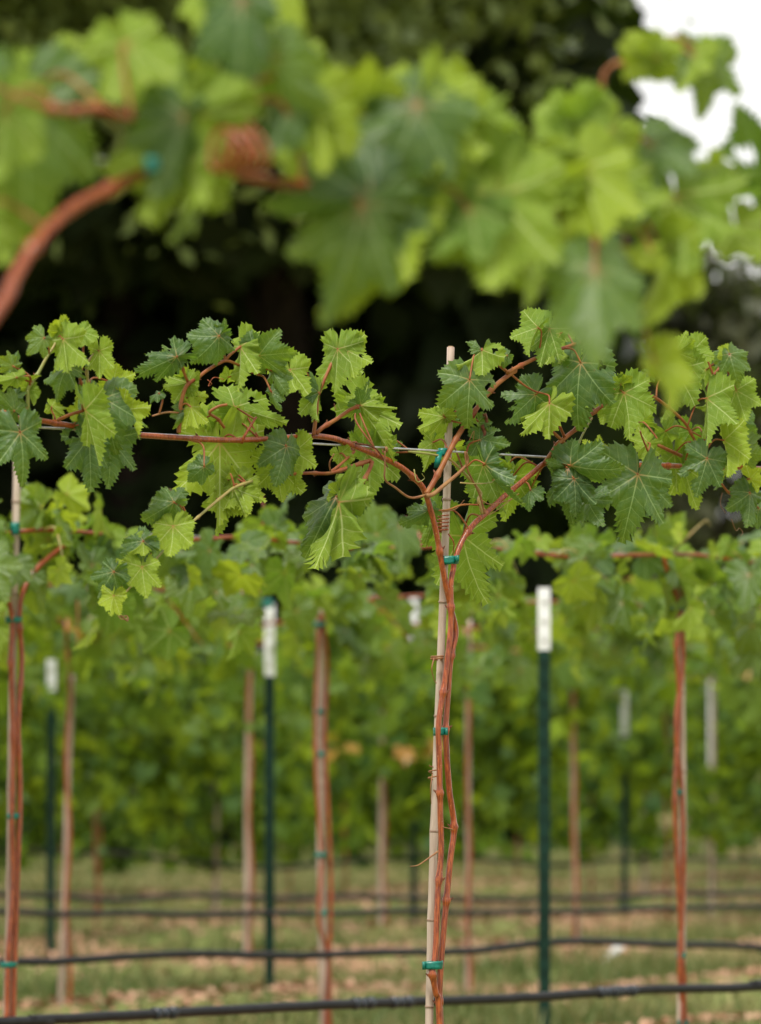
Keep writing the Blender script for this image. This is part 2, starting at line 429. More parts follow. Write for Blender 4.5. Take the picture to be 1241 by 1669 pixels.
# grass blades (visible ground starts about 17 m away)
nb = 150000
by = 15+33*rng.random(nb)**1.25; bx = (rng.random(nb)-.5)*(2.6+by*.19)
q = np.min(np.abs(np.stack([bx*RN.x+(by-d)*RN.y for d in DEP])), 0)
patch = np.sin(bx*1.9+by*.8)+np.sin(bx*.7-by*1.7+1)
keep = (rng.random(nb) < np.clip((q-.12)/.5, .06, 1)*(.55+.45*(patch > -.4)))
bx, by = bx[keep], by[keep]; nb = len(bx); bz = berm(bx, by)
tf = np.clip(np.sin(bx*7.3+by*2.9)*np.sin(by*5.1-bx*3.3), 0, 1); h = .03+.06*rng.random(nb)**2+.09*tf*rng.random(nb); w = .004+.006*rng.random(nb); an = rng.random(nb)*6.283; ln = rng.normal(0, .5, (nb, 2))*h[:, None]
Vb = np.zeros((nb, 3, 3))
Vb[:, 0] = np.stack([bx-np.cos(an)*w, by-np.sin(an)*w, bz-.003], 1); Vb[:, 1] = np.stack([bx+np.cos(an)*w, by+np.sin(an)*w, bz-.003], 1)
Vb[:, 2] = np.stack([bx+ln[:, 0], by+ln[:, 1], bz+h], 1)
tint = np.clip(rng.normal(.26, .25, nb)+.25*np.sin(bx*2.1+by*1.3), 0, 1)
go = soup('grass', Vb.reshape(-1, 3), np.arange(nb*3).reshape(-1, 3), M['grass'], np.repeat(tint, 3), smooth=False)
tag(go, 'short patchy green and straw coloured grass between the rows', 'grass', None, 'stuff')
# mulch chips along the rows
nc = 26000
rw = rng.integers(2, 9, nc); tt = (rng.random(nc)-.5)*13+rw*.0; off = rng.normal(0, .26, nc)
cx = np.array([DEP[r] for r in rw]); px_ = RD.x*tt+RN.x*off; py_ = cx+RD.y*tt+RN.y*off
ss = .010+.02*rng.random(nc); a1 = rng.random(nc)*6.283
ux = np.stack([np.cos(a1), np.sin(a1), rng.normal(0, .3, nc)], 1)*ss[:, None]; uy = np.stack([-np.sin(a1), np.cos(a1), rng.normal(0, .3, nc)], 1)*(ss*.4)[:, None]
c0 = np.stack([px_, py_, berm(px_, py_)+.012], 1)
Vc = np.stack([c0-ux-uy, c0+ux-uy, c0+ux+uy, c0-ux+uy], 1).reshape(-1, 3)
mo = soup('wood_mulch', Vc, np.arange(nc*4).reshape(-1, 4), M['chip'], smooth=False); tag(mo, 'pale brown wood chip mulch along the feet of the rows', 'mulch', None, 'stuff')

# ------------------------------------------------------------------ background trees
def crown(name, parent, centre, rad, n, m, hue, size=.16, clumps=70, seed=0, clump_r=.9, hollow=.55, clip=None):
    r = np.random.default_rng(seed)
    d = r.normal(size=(clumps, 3)); d /= np.linalg.norm(d, axis=1)[:, None]
    cc = np.array(centre)+d*(hollow+(1-hollow)*r.random((clumps, 1)))*np.array(rad)
    k = r.integers(0, clumps, n); p = cc[k]+r.normal(size=(n, 3))*clump_r*(.35+.65*r.random((clumps, 1))[k])*.55
    if clip is not None: p = p[clip(p)]
    n = len(p)
    u = r.normal(size=(n, 3)); u /= np.linalg.norm(u, axis=1)[:, None]
    nn = r.normal(size=(n, 3))+np.array((0, -.3, 1.0)); v = np.cross(nn, u); v /= np.linalg.norm(v, axis=1)[:, None]
    s = (size*(.6+.8*r.random(n)))[:, None]; u = u*s; v = v*s*.6; w = np.cross(u, v)/s*.35
    V = np.stack([p-u, p-v*.8+w, p+u, p+v*.8+w], 1).reshape(-1, 3)
    o = soup(name, V, np.arange(n*4).reshape(-1, 4), m, np.repeat(r.random(n), 4), parent, smooth=False)
    o.color = (hue, 0, 0, 1); return o
def tree(x, y, h, lean, rad, cz, n, m, hue, label, seed, size=.12, clumps=90, cr=1.0, limbs=6, group=None, fwd=0):
    rr = random.Random(seed); t = thing('tree', (x, y, 0), label, 'tree', group)
    mb = MB(); base = Vector((x, y, -.1)); top = Vector((x+lean, y-fwd, cz+rad[2]*.3))
    path = dense([base, base.lerp(top, .3)+Vector((.12, 0, 0)), base.lerp(top, .65)-Vector((.1, .1, 0)), top], .5)
    tube(mb, path, .22+.012*h, .07, 10, wob=.08)
    link('trunk', mesh('trunk', mb.V, mb.F, M['bark']), t)
    for i in range(limbs):
        f = rr.uniform(.4, .95); p = path[int(f*(len(path)-1))]; a = rr.uniform(0, 6.28)
        q = p+Vector((math.cos(a)*rad[0]*.75, math.sin(a)*rad[1]*.7, rad[2]*rr.uniform(.1, .7))); q = q.lerp(top, .35)
        tube_obj('limb', dense([p, p.lerp(q, .5)+Vector((0, 0, .3)), q], .4), .09, .02, M['bark'], t, sides=7, wob=.1)
    crown('crown', t, (x+lean, y-fwd, cz), rad, n, m, hue, size, clumps, seed, cr)
    return t
G1 = 'shade trees behind the vineyard'
tree(-5.0, 60, 12, .4, (3.0, 5, 3.0), 10.3, 36000, M['tree_leaf'], .55, 'dark green shade tree at the upper left, trunk hidden behind the vines', 11, group=G1, fwd=8)
tree(-1.1, 60, 13, .3, (2.9, 5, 3.1), 9.7, 42000, M['tree_leaf'], .95, 'broad olive green tree whose crown, coloured as if lit, ends at the white sky', 12, group=G1, fwd=9)  # high hue paints the lit look into this crown's leaves
tree(-9.5, 55, 13, 0, (4.8, 5, 4.6), 9.2, 20000, M['tree_leaf'], .3, 'tree beyond the left edge, its crown meeting the dark green one', 13, group=G1)
tree(-2.6, 57, 14, 0, (5.0, 5, 4.8), 9.5, 26000, M['tree_leaf'], .2, 'tall dark tree in the middle, rising behind the olive green crown', 14, group=G1)
tree(-1.2, 64, 13, 0, (3.4, 4, 4.2), 9.0, 16000, M['painted_shade_leaf'], .2, 'tree with shade painted into its leaves at the back of the grove', 15, group=G1)
# the wood under the crowns, its shade put into near black leaf colours
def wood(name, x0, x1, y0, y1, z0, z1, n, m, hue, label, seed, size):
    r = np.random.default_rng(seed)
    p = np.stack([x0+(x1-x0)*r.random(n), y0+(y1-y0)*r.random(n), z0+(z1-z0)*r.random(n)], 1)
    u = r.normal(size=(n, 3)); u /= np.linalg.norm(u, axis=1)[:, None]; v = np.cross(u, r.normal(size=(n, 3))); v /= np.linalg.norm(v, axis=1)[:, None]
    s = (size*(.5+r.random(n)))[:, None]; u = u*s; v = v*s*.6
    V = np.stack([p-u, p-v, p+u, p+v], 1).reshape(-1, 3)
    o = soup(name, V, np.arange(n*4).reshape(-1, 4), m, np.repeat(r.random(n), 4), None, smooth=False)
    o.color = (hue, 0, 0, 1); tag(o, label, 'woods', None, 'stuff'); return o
wood('shade_coloured_wood', -16, 2.6, 56, 72, 0, 12, 36000, M['painted_shade_leaf'], .1, 'black undergrowth beneath the trees, shade put into its leaf colour', 21, .42)
wood('sky_blocking_canopy', -16, 1.6, 53, 62, 5.6, 9, 16000, M['painted_shade_leaf'], .3, 'dark leaf layer added under the crowns to block sky light', 22, .4)  # added leaf layer keeping sky light off the wood; shade also in its colour
for k, (x, y, rx, cz, rz, hu) in enumerate([(4.9, 88, 3.6, 4.6, 4.3, .2), (9.8, 96, 4.5, 5.0, 5.0, .6), (1.6, 92, 3.4, 4.2, 3.9, .9)]):
    tree(x, y, 6, 0, (rx, 3, rz), cz, 16000, M['olive_leaf'], hu,
         ['low grey olive tree far off below the white sky', 'wide brownish tree far off past the right edge', 'pale far tree half hidden by the dark grove'][k], 30+k, size=.22, clumps=50, cr=1.0, limbs=4, group='low trees beyond the field')

# ------------------------------------------------------------------ posts, stakes, wires, hoses
def tpost(px, row, ytop, ywhite, label, row_off=-.03, lean=0):
    top = at(px, ytop, row, row_off); z1 = top.z; zw = at(px, ywhite, row, row_off).z
    t = thing('metal_post', (top.x, top.y, 0), label, 'fence post', 'green and white trellis posts')
    def tee(name, za, zb, m, g=0):
        w, d, th = .0165+g, .030+g, .0035+g
        prof = [(-w, th), (-w, -th), (-th, -th), (-th, -d), (th, -d), (th, -th), (w, -th), (w, th)]
        V = []; F = []
        for z in (za, zb):
            for x, y in prof: V.append((top.x+x+lean*(z-z1), top.y-y*1.0-0*.02, z))
        F = [(i, (i+1) % 8, 8+(i+1) % 8, 8+i) for i in range(8)]+[tuple(range(8))[::-1], tuple(range(8, 16))]
        mb = MB().add(V, F); z = zb-.03
        while z > za+.02:     # studs down the face
            a, b = .006, .008
            V = [(top.x+sx*a+lean*(z-z1), top.y-th-(0 if i < 4 else .007), z+sz*b) for i in range(8) for sx, sz in [[(-1, -1), (1, -1), (1, 1), (-1, 1)][i % 4]]]
            mb.add(V, [(0, 1, 5, 4), (1, 2, 6, 5), (2, 3, 7, 6), (3, 0, 4, 7), (4, 5, 6, 7)]); z -= .054
        link(name, mesh(name, mb.V, mb.F, m, False), t)
    tee('shaft', -.3, zw, M['post']); tee('white_tip', zw+.0005, z1, M['white'], .0008)
    return t
tpost(887, 3, 958, 1060, 'green post with long white tip, tallest, right of the sharp central vine', row_off=.05)
tpost(440, 4, 985, 1102, 'green post with white tip, left of the pink tinged stake at left centre')
tpost(84, 5, 1075, 1126, 'green post near the left edge, only a white tip among the leaves')
tpost(1018, 6, 1128, 1200, 'far green post with short white tip, second from the right')
tpost(1160, 7, 1108, 1250, 'far post at the right whose white tip is the longest and thinnest')
tpost(675, 6, 975, 1045, 'far post behind the sharp central vine, pale tip just showing among leaves', row_off=-.3)

def stake(px0, py0, px1, py1, row, r, label, name='bamboo_stake', off=-.012, node=.17, seed=0, ground=True):
    if row > 2: r *= .8
    """bamboo cane seen from (px0,py0) at the top to (px1,py1) low down, carried on into the soil"""
    a = at(px0, py0, row, off); b = at(px1, py1, row, off)
    if ground: b = a+(b-a)*((a.z+.12)/(a.z-b.z))
    t = thing(name, (b.x, b.y, 0), label, 'stake', 'bamboo stakes along the rows')
    rr = random.Random(seed); ph = rr.uniform(0, 6)
    w = lambda f: Vector((math.sin(f*7+ph)*.0035, 0, 0))
    path = [a.lerp(b, i/60)+w(i/60)*(i/60)*(1-i/60)*3 for i in range(61)]
    tube_obj('shaft', path, r*.9, r, M['bamboo'], t, sides=12, knots=node, seed=seed, kamp=.12)
    tube_obj('cut_end', [a-(b-a).normalized()*-.0002, a+(a-b).normalized()*.0015], r*.75, r*.6, M['pith'], t, sides=10)
    rr2 = random.Random(seed); tot = (a-b).length; k = rr2.uniform(.3, .7)*node
    rr2 = random.Random(seed); k = rr2.uniform(.3, .7)*node
    while k < tot-.1:
        p = a.lerp(b, k/tot)+w(k/tot)*(k/tot)*(1-k/tot)*3; d = (b-a).normalized()
        tube_obj('node_ring', [p-d*.0016, p, p+d*.0016], r*1.10, r*1.10, M['bamboo_node'], t, sides=12)
        k += node*rr2.uniform(.8, 1.25)
    return t
def tie(px, py, row, wpx, hpx, label, off=.0, tail=None, depth=.016, seed=0):
    """a band of green tape round stake and stems"""
    rr = random.Random(seed or int(px*7+py)); c = at(px, py, row, off); ppm = FPX/c.y
    a = wpx/2/ppm; h = hpx/ppm; mb = MB(); n = 20; V = []; F = []
    for k in range(4):
        zz = (k/3-.5)*h
        for i in range(n):
            t = 2*math.pi*i/n; q = 1+.05*math.sin(3*t+k)+rr.uniform(-.02, .02)
            x = math.copysign(abs(math.cos(t))**.7, math.cos(t))*a*q; y = math.copysign(abs(math.sin(t))**.8, math.sin(t))*depth*q
            V.append(c+Vector((x, y, zz+.0006*math.sin(2*t+k*2)+x*.06)))
    for k in range(3):
        for i in range(n): F.append((k*n+i, k*n+(i+1) % n, (k+1)*n+(i+1) % n, (k+1)*n+i))
    mb.add(V, F)
    if tail:
        dx, dy = tail; p0 = c+Vector((math.copysign(a*.6, dx), -depth*.9, 0)); p1 = p0+Vector((dx/ppm, -.006, -dy/ppm)); wd = Vector((0, 0, h*.42)) if abs(dx) > abs(dy) else Vector((h*.42, 0, 0))
        pm = p0.lerp(p1, .5)+Vector((0, -.003, .001)); V = [p0-wd, p0+wd, pm-wd, pm+wd, p1-wd*.8, p1+wd]
        mb.add(V, [(0, 1, 3, 2), (2, 3, 5, 4)])
    me = mesh('plant_tie', mb.V, mb.F, M['tie']); o = link('plant_tie', me)
    md = o.modifiers.new('thickness', 'SOLIDIFY'); md.thickness = .0009
    return tag(o, label, 'tie', 'green tape ties')
def trellis_wire(row, z, px0, px1, label, r=.0013, off=.0):
    a = col(px0, row, z, off); b = col(px1, row, z, off)
    path = [a.lerp(b, i/40)-Vector((0, 0, .004*math.sin(math.pi*i/40))) for i in range(41)]
    o = tube_obj('trellis_wire', path, r, r, M['wire'], None, sides=6); return tag(o, label, 'wire', 'trellis wires')
EXT = {0: (-500, 2000), 1: (-700, 2200), 2: (-600, 2100)}
for r, w in enumerate(['taut trellis wire of the blurred nearest row, across the top leaves',
                       'sharp trellis wire of the focused vine, tied to its stake top',
                       'trellis wire of the first row behind the sharp vine',
                       'trellis wire of the second row behind, by the tall white tipped post',
                       'trellis wire of the third row behind the sharp vine']):
    e = EXT.get(r, (-600, 2000)); trellis_wire(r, WIRE, e[0], e[1], w, r=.0016 if r < 2 else .0014)
trellis_wire(6, 1.345, -600, 2000, 'thin far wire, upper one of the two crossing pale green foliage', r=.0025, off=.12)
trellis_wire(7, 1.23, -600, 2000, 'thin far wire, lower one of the two crossing pale green foliage', r=.0025, off=.12)

def hose(row, pts, label, r=.0105, fit=()):
    P = [at(x, y, row, .03) for x, y in pts]
    a, b = P[0], P[1]; P = [P[0]+(P[0]-P[1]).normalized()*2.5]+P+[P[-1]+(P[-1]-P[-2]).normalized()*2.5]
    path = dense(P, .03); t = thing('drip_hose', (P[1].x, P[1].y, P[1].z), label, 'hose', 'black drip hoses')
    rr = random.Random(row); path = [p+Vector((0, 0, .0025*math.sin(i*.35+row)+rr.uniform(-.0006, .0006))) for i, p in enumerate(path)]
    tube_obj('pipe', path, r, r, M['hose'], t, sides=12)
    for px in fit:
        c = min(path, key=lambda p: abs((p.x/p.y)-((px-W0/2)/FPX))); i = path.index(c); d = (path[i+1]-path[i-1]).normalized()
        for s_, rr_ in ((-.022, 1.25), (0, 1.12), (.022, 1.25)):
            tube_obj('coupling', [c+d*(s_-.008), c+d*(s_+.008)], r*rr_, r*rr_, M['fitting'], t, sides=12)
    return t
hose(2, [(-60, 1664), (60, 1664), (300, 1648), (560, 1639), (800, 1627), (990, 1618), (1241, 1606), (1330, 1602)], 'nearest black drip hose, lowest in view, behind the sharp stems', fit=(275, 600, 640, 985, 1015))
hose(3, [(-60, 1570), (60, 1568), (240, 1557), (500, 1556), (740, 1550), (860, 1540), (980, 1534), (1120, 1540), (1241, 1545), (1330, 1547)], 'second black drip hose from the bottom, sagging between posts')
hose(4, [(-60, 1486), (120, 1489), (400, 1490), (640, 1486), (820, 1487), (1000, 1484), (1160, 1478), (1330, 1480)], 'third black drip hose from the bottom, nearly straight')
hose(5, [(-60, 1454), (80, 1460), (180, 1468), (300, 1459), (420, 1464), (620, 1462), (860, 1466), (1000, 1462), (1140, 1457), (1330, 1455)], 'fourth black drip hose from the bottom, wavy and grey', r=.011)
hose(7, [(-60, 1388), (200, 1392), (420, 1416), (560, 1404), (740, 1396), (900, 1410), (1060, 1396), (1200, 1402), (1330, 1398)], 'farthest black drip hose, just under the hanging foliage', r=.013)

# stakes
stake(735, 566, 701, 1669, 1, .0062, 'sharp weathered bamboo stake in the middle, its cut top above the wire', seed=3, node=.155, off=-.014)
stake(29, 745, 10, 1669, 2, .0085, 'soft focus bamboo stake at the left edge beside twin red stems', seed=5, node=.16)
stake(1111, 905, 1111, 1600, 2, .0090, 'bamboo stake near the right edge, wrapped by red stems', seed=6, node=.17, off=-.006)
stake(521, 985, 528, 1660, 3, .0150, 'pinkish bamboo stake left of centre with five green bands', seed=8, node=.2)
stake(1290, 950, 1292, 1650, 3, .0120, 'bamboo stake of the second row back beyond the right edge', seed=9)
stake(118, 1100, 100, 1620, 4, .0130, 'blurred bamboo stake left, just right of the leftmost green post', seed=10)
stake(765, 1010, 763, 1500, 4, .0130, 'blurred pale bamboo stake just right of the sharp central vine', seed=11)
stake(408, 1060, 402, 1520, 5, .0160, 'blurred bamboo stake left of the white tipped post at left centre', seed=12)
stake(932, 1056, 940, 1500, 5, .0150, 'blurred pale stake right of the tallest white tipped post', seed=13)
stake(625, 1110, 622, 1480, 6, .0170, 'blurred reddish stake between the pinkish stake and the sharp vine', seed=14)
stake(1163, 1100, 1160, 1450, 6, .0150, 'blurred far stake below the long thin white tip at the right', seed=15, off=.05)
stake(1052, 1240, 1050, 1480, 7, .0190, 'far short stake between the two rightmost white tipped posts', seed=16)
stake(352, 1120, 352, 1440, 7, .0190, 'far faint stake in the hanging foliage at left centre', seed=17)

# ------------------------------------------------------------------ the focused vine (row 1)
vine = thing('grapevine', col(712, 1, 0), 'sharp young grapevine with two red arms on the central stake', 'grapevine')
VB = vine
def z2(R, x, y):
    ox, oy, s = {1: (0, 480, 2.955), 2: (380, 480, 2.698), 3: (780, 480, 2.692), 7: (440, 900, 2.171), 0: (0, 0, 1.)}[R]
    return ox+x/s, oy+y/s
STEM1 = []     # sampled (point) of every stem of row 1, to root petioles on
def stem(R, pts, r0, r1, m='cane', name='cane', offs=(0, 0), row=1, parent=None, knots=.07, ends_ground=False, store=STEM1, sides=10, kamp=.4, buds=True, seed=None):
    P = []
    for i, q in enumerate(pts):
        RR = R if len(q) == 2 else q[2]
        x, y = z2(RR, q[0], q[1]); f = i/(len(pts)-1); P.append(at(x, y, row, offs[0]+(offs[1]-offs[0])*f))
    if ends_ground: b = P[0].copy(); d = (P[0]-P[1]).normalized(); P = [b+Vector((d.x*.05, 0, -.5*b.z)), Vector((b.x, b.y, -.1))][::-1]+P
    path = dense(P, .004 if row == 1 else .02); mb = MB(); seed = seed if seed is not None else int(abs(P[-1].x*1000)+P[-1].z*777)
    ks, L = tube(mb, path, r0, r1, sides, knots, seed, kamp, wob=.03)
    o = link(name, mesh(name, mb.V, mb.F, M[m]), parent or VB)
    for p in path[::3]: store.append(p)
    if buds and ks:
        for j_, k in enumerate(ks):
            i = min(range(len(L)), key=lambda q: abs(L[q]-k)); p = path[i]; t = (path[min(i+1, len(path)-1)]-path[max(0, i-1)]).normalized()
            sd_ = t.cross(Vector((0, -1, 0))).normalized()*(1 if j_ % 2 else -1); rr = r0+(r1-r0)*L[i]/L[-1]
            tube_obj('bud', [p+sd_*rr*.7, p+sd_*rr*1.5+t*rr*.4, p+sd_*rr*2.1+t*rr*1.0], rr*.62, rr*.16, M['bud'], o, sides=6)
    return o
# two red stems up the stake, each going on as one arm
stem(7, [(600, 1640), (588, 1560), (575, 1480), (586, 1420), (595, 1200), (606, 1060), (603, 900), (599, 700), (598, 600), (620, 450), (632, 350), (641, 250), (641, 110), (650, 60),
         (975, 1170, 2), (1010, 1080, 2), (1060, 1010, 2), (1110, 965, 2), (1190, 890, 2), (120, 880, 3), (230, 790, 3), (290, 742, 3), (380, 712, 3), (450, 708, 3), (560, 735, 3), (700, 748, 3), (830, 752, 3), (1070, 756, 3), (1241, 765, 3), (1420, 790, 3)],
     .0050, .0036, offs=(.006, .006), knots=.13, ends_ground=True)
stem(7, [(604, 1650), (600, 1620), (603, 1500), (615, 1340), (640, 1080), (652, 972), (634, 830), (623, 640), (628, 540), (640, 380), (658, 285), (641, 200), (622, 110),
         (915, 1165, 2), (895, 1050, 2), (870, 950, 2), (848, 880, 2), (820, 830, 2), (740, 760, 2), (640, 710, 2), (540, 670, 2), (450, 635, 2), (350, 622, 2), (250, 628, 2), (130, 636, 2), (30, 640, 2),
         (1165, 702, 1), (1000, 699, 1), (870, 690, 1), (660, 675, 1), (400, 640, 1), (300, 625, 1), (150, 600, 1), (0, 590, 1), (-200, 570, 1)],
     .0050, .0036, offs=(.002, .008), knots=.13, ends_ground=True)
# laterals: (region, points, radii, material)
LAT = [
 (2, [(850, 878), (880, 830), (925, 745), (990, 620), (1080, 490), (1150, 405), (1241, 332), (128, 342, 3), (240, 285, 3), (330, 250, 3), (450, 210, 3)], .0042, .0026, 'shoot', (.010, .03)),
 (2, [(850, 885), (880, 878), (925, 842), (1000, 778), (1032, 738), (1025, 690)], .0034, .0020, 'tendril', (.014, .02)),
 (2, [(355, 618), (362, 560), (374, 450), (400, 380), (440, 290), (458, 238)], .0030, .0020, 'shoot', (.012, .02)),
 (2, [(366, 612), (395, 585), (460, 545), (510, 510), (552, 490)], .0031, .0024, 'shoot', (.012, .03)),
 (2, [(605, 730), (540, 750), (430, 785), (340, 785), (252, 790)], .0033, .0022, 'shoot', (.010, .02)),
 (2, [(612, 735), (600, 770), (545, 870), (510, 905), (466, 914)], .0030, .0024, 'shoot', (.014, .03)),
 (2, [(430, 780), (470, 750), (535, 690)], .0022, .0018, 'shoot', (.014, .01)),
 (2, [(430, 780), (425, 740), (445, 700)], .0014, .0008, 'tendril', (.014, .03)),
 (1, [(862, 668), (868, 590), (872, 530), (890, 460), (910, 430), (960, 395), (1010, 358), (1085, 320), (1150, 340), (1241, 385), (110, 350, 2)], .0032, .0016, 'shoot', (.012, .03)),
 (1, [(1085, 320), (1110, 290), (1160, 250)], .0021, .0018, 'shoot', (.022, .03)),
 (1, [(1085, 318), (1078, 270), (1062, 235)], .0019, .0015, 'shoot', (.022, .02)),
 (1, [(910, 430), (885, 370), (875, 320), (853, 292)], .0022, .0018, 'shoot', (.014, .03)),
 (1, [(868, 570), (800, 568), (735, 585)], .0014, .0012, 'tendril', (.014, .02)),
 (1, [(135, 460), (150, 430), (190, 370), (222, 310), (260, 250), (296, 180)], .0028, .0016, 'green_shoot', (.012, .03)),
 (1, [(133, 570), (136, 510), (135, 460)], .0030, .0028, 'green_shoot', (.008, .012)),
 (1, [(427, 510), (424, 430), (420, 345), (445, 295), (478, 268)], .0026, .0015, 'green_shoot', (.010, .02)),
 (1, [(427, 495), (405, 450), (385, 400), (400, 330), (402, 190)], .0022, .0014, 'shoot', (.012, .02)),
 (1, [(280, 605), (330, 582), (410, 556)], .0026, .0022, 'shoot', (.020, .05)),
 (1, [(1215, 898), (1140, 925), (1100, 950), (980, 1050), (880, 1140), (745, 1282), (620, 1420), (575, 1475), (560, 1510), (580, 1560), (612, 1562)], .0022, .0009, 'green_shoot', (.010, .05)),
 (1, [(1130, 925), (1118, 880), (1110, 862)], .0014, .0012, 'shoot', (.015, .01)),
 (1, [(1165, 715), (1180, 680), (1235, 590)], .0024, .0016, 'cane', (.006, .02)),
 (1, [(1080, 640), (1050, 600), (1010, 570), (1050, 540), (1095, 530)], .0022, .0020, 'shoot', (.0, .03)),
 (3, [(290, 742), (350, 655), (385, 625), (440, 580), (500, 522), (600, 452), (660, 440), (720, 435), (790, 462), (900, 556), (950, 640), (1005, 720), (1060, 820), (1112, 878), (1150, 850), (1192, 810)], .0036, .0015, 'shoot', (.010, .05)),
 (3, [(420, 698), (345, 620), (262, 550)], .0030, .0022, 'shoot', (.010, .02)),
 (3, [(378, 625), (350, 560), (322, 492)], .0022, .0018, 'cane', (.016, .035)),
 (3, [(135, 342), (190, 390), (242, 422), (290, 436)], .0018, .0012, 'shoot', (.02, .03)),
 (3, [(127, 340), (80, 300), (40, 258), (5, 245)], .0024, .0019, 'shoot', (.02, .03)),
 (3, [(600, 452), (570, 410), (535, 372)], .0020, .0012, 'cane', (.02, .03)),
 (3, [(985, 660), (1000, 580), (1008, 480), (1010, 400), (1035, 350), (1100, 280)], .0034, .0016, 'shoot', (-.01, .03)),
 (3, [(1030, 352), (1010, 300), (985, 250)], .0018, .0014, 'shoot', (.02, .01)),
 (3, [(890, 708), (790, 662)], .0030, .0026, 'shoot', (.008, .012)),
 (3, [(745, 690), (720, 630), (710, 600)], .0016, .0012, 'cane', (.012, .02)),
 (3, [(20, 965), (0, 900), (5, 860), (960, 730, 2), (885, 705, 2), (770, 690, 2)], .0024, .0014, 'green_shoot', (.012, .0)),
 (2, [(1107, 965), (1085, 880), (1040, 790), (1025, 740), (1020, 690)], .0017, .0013, 'tendril', (.02, .025)),
 (2, [(1080, 925), (1010, 925), (950, 945), (905, 950)], .0014, .0010, 'shoot', (.02, .012)),
 (2, [(1000, 828), (1060, 832), (1130, 828), (1150, 815)], .0012, .0008, 'green_shoot', (.02, .03)),
 (2, [(850, 882), (780, 893), (715, 850), (670, 815), (668, 760), (668, 690)], .0019, .0012, 'tendril', (.010, .02)),
 (2, [(540, 655), (600, 665), (640, 690), (680, 760)], .0016, .0010, 'bud', (.014, .012)),
 (3, [(455, 700), (430, 690), (455, 620), (500, 540)], .0018, .0014, 'green_shoot', (.0, .0)),
 (3, [(690, 610), (735, 330)], .0002, .0002, 'shoot', (-.02, -.02)),
]
for i, (R, pts, r0, r1, m_, of) in enumerate(LAT[:-1]):
    nm = 'tendril' if m_ in ('tendril', 'bud') else 'shoot'
    stem(R, pts, r0, r1, m_, nm, of, knots=.055 if nm == 'shoot' and len(pts) > 3 else 0, seed=i, sides=8, kamp=.3, buds=len(pts) > 4 and nm == 'shoot')
# tendrils: coils and wisps
def coil(cx, cy, row, rad, turns, length, r, m, parent, axis=None, off=.0, seed=0, name='tendril'):
    """a helix round an axis (default: up the stake)"""
    c = at(cx, cy, row, off); ax = (axis or Vector((.03, 0, 1))).normalized(); u = ax.orthogonal().normalized(); v = ax.cross(u); n = int(turns*14)
    path = [c+ax*(i/n-.5)*length+(u*math.cos(2*math.pi*turns*i/n)+v*math.sin(2*math.pi*turns*i/n))*rad*(1+.12*math.sin(i*1.3+seed)) for i in range(n+1)]
    return tube_obj(name, path, r, r*.7, M[m], parent, sides=6)
coil(722, 853, 1, .0078, 5, .026, .0014, 'cane', VB, off=-.012)
coil(713, 1072, 1, .0085, 2, .006, .0016, 'tendril', VB, off=-.010)
coil(708, 1260, 1, .0080, 2.4, .022, .0012, 'tendril', VB, off=-.010)
coil(733, 608, 1, .0078, 2, .008, .0018, 'shoot', VB, off=-.012)
coil(578, 727, 1, .006, 2, .006, .0012, 'cane', VB, axis=RD, off=.0)
coil(628, 733, 1, .004, 2, .006, .001, 'tendril', VB, axis=RD, off=.0)
def wisp(pts, R=0, r=.0009, m='tendril', off=.03, r1=.0005):
    P = [at(*z2(R, *q), 1, off+.004*math.sin(i*2.1)) for i, q in enumerate(pts)]
    return tube_obj('tendril', smooth_path(P, 6), r, r1, M[m], VB, sides=5)
wisp([(708, 1072), (704, 1090), (708, 1108), (712, 1114)], r=.0013, off=.0); wisp([(714, 1388), (700, 1398), (682, 1410), (669, 1412)], r=.0016, off=.012)
wisp([(738, 1352), (726, 1349), (720, 1347)], r=.0012, off=.01)
wisp([(705, 1262), (702, 1285), (703, 1310)], r=.001, off=.0); wisp([(716, 835), (742, 830), (757, 815)], r=.0012, off=.0)
wisp([(731, 870), (740, 885), (738, 905)], r=.0014, m='cane', off=.005); wisp([(785, 815), (800, 822), (830, 815), (845, 805), (800, 838), (790, 828)], off=.03, r=.0007)
wisp([(675, 765), (680, 785), (692, 780), (688, 772)], r=.0011, m='green_shoot', off=.02); wisp([(196, 1002), (208, 1012), (207, 1004), (195, 1006)], r=.0013, off=.05)
for pts in ([(1000, 410), (1020, 430), (1005, 440), (1030, 400), (1080, 410)],): wisp(pts, 1, .0006, 'cane', .03)
wisp([(1110, 985), (1130, 1035), (1145, 1025), (1160, 1045), (1150, 1060)], 3, .0006, 'tendril', .04)
wisp([(1070, 870), (1062, 920), (1085, 960)], 3, .0006, 'tendril', .03); wisp([(430, 480), (470, 480), (440, 455), (425, 470)], 1, .0005, 'tendril', .03)
wisp([(1040, 640), (1060, 600), (1055, 660)], 2, .0006, 'tendril', .03); wisp([(445, 480), (452, 510)], 2, .0008, 'bud', .02)
for (x, y) in ((1105, 560), (1095, 610)):   # dry curled brown flower remains
    a = at(*z2(2, x, y), 1, .03); tube_obj('dry_bud', smooth_path([a+Vector((0, 0, .012)), a+Vector((.004, 0, 0)), a-Vector((.002, 0, .014))], 5), .0032, .0012, M['bud'], VB, sides=7, wob=.25)

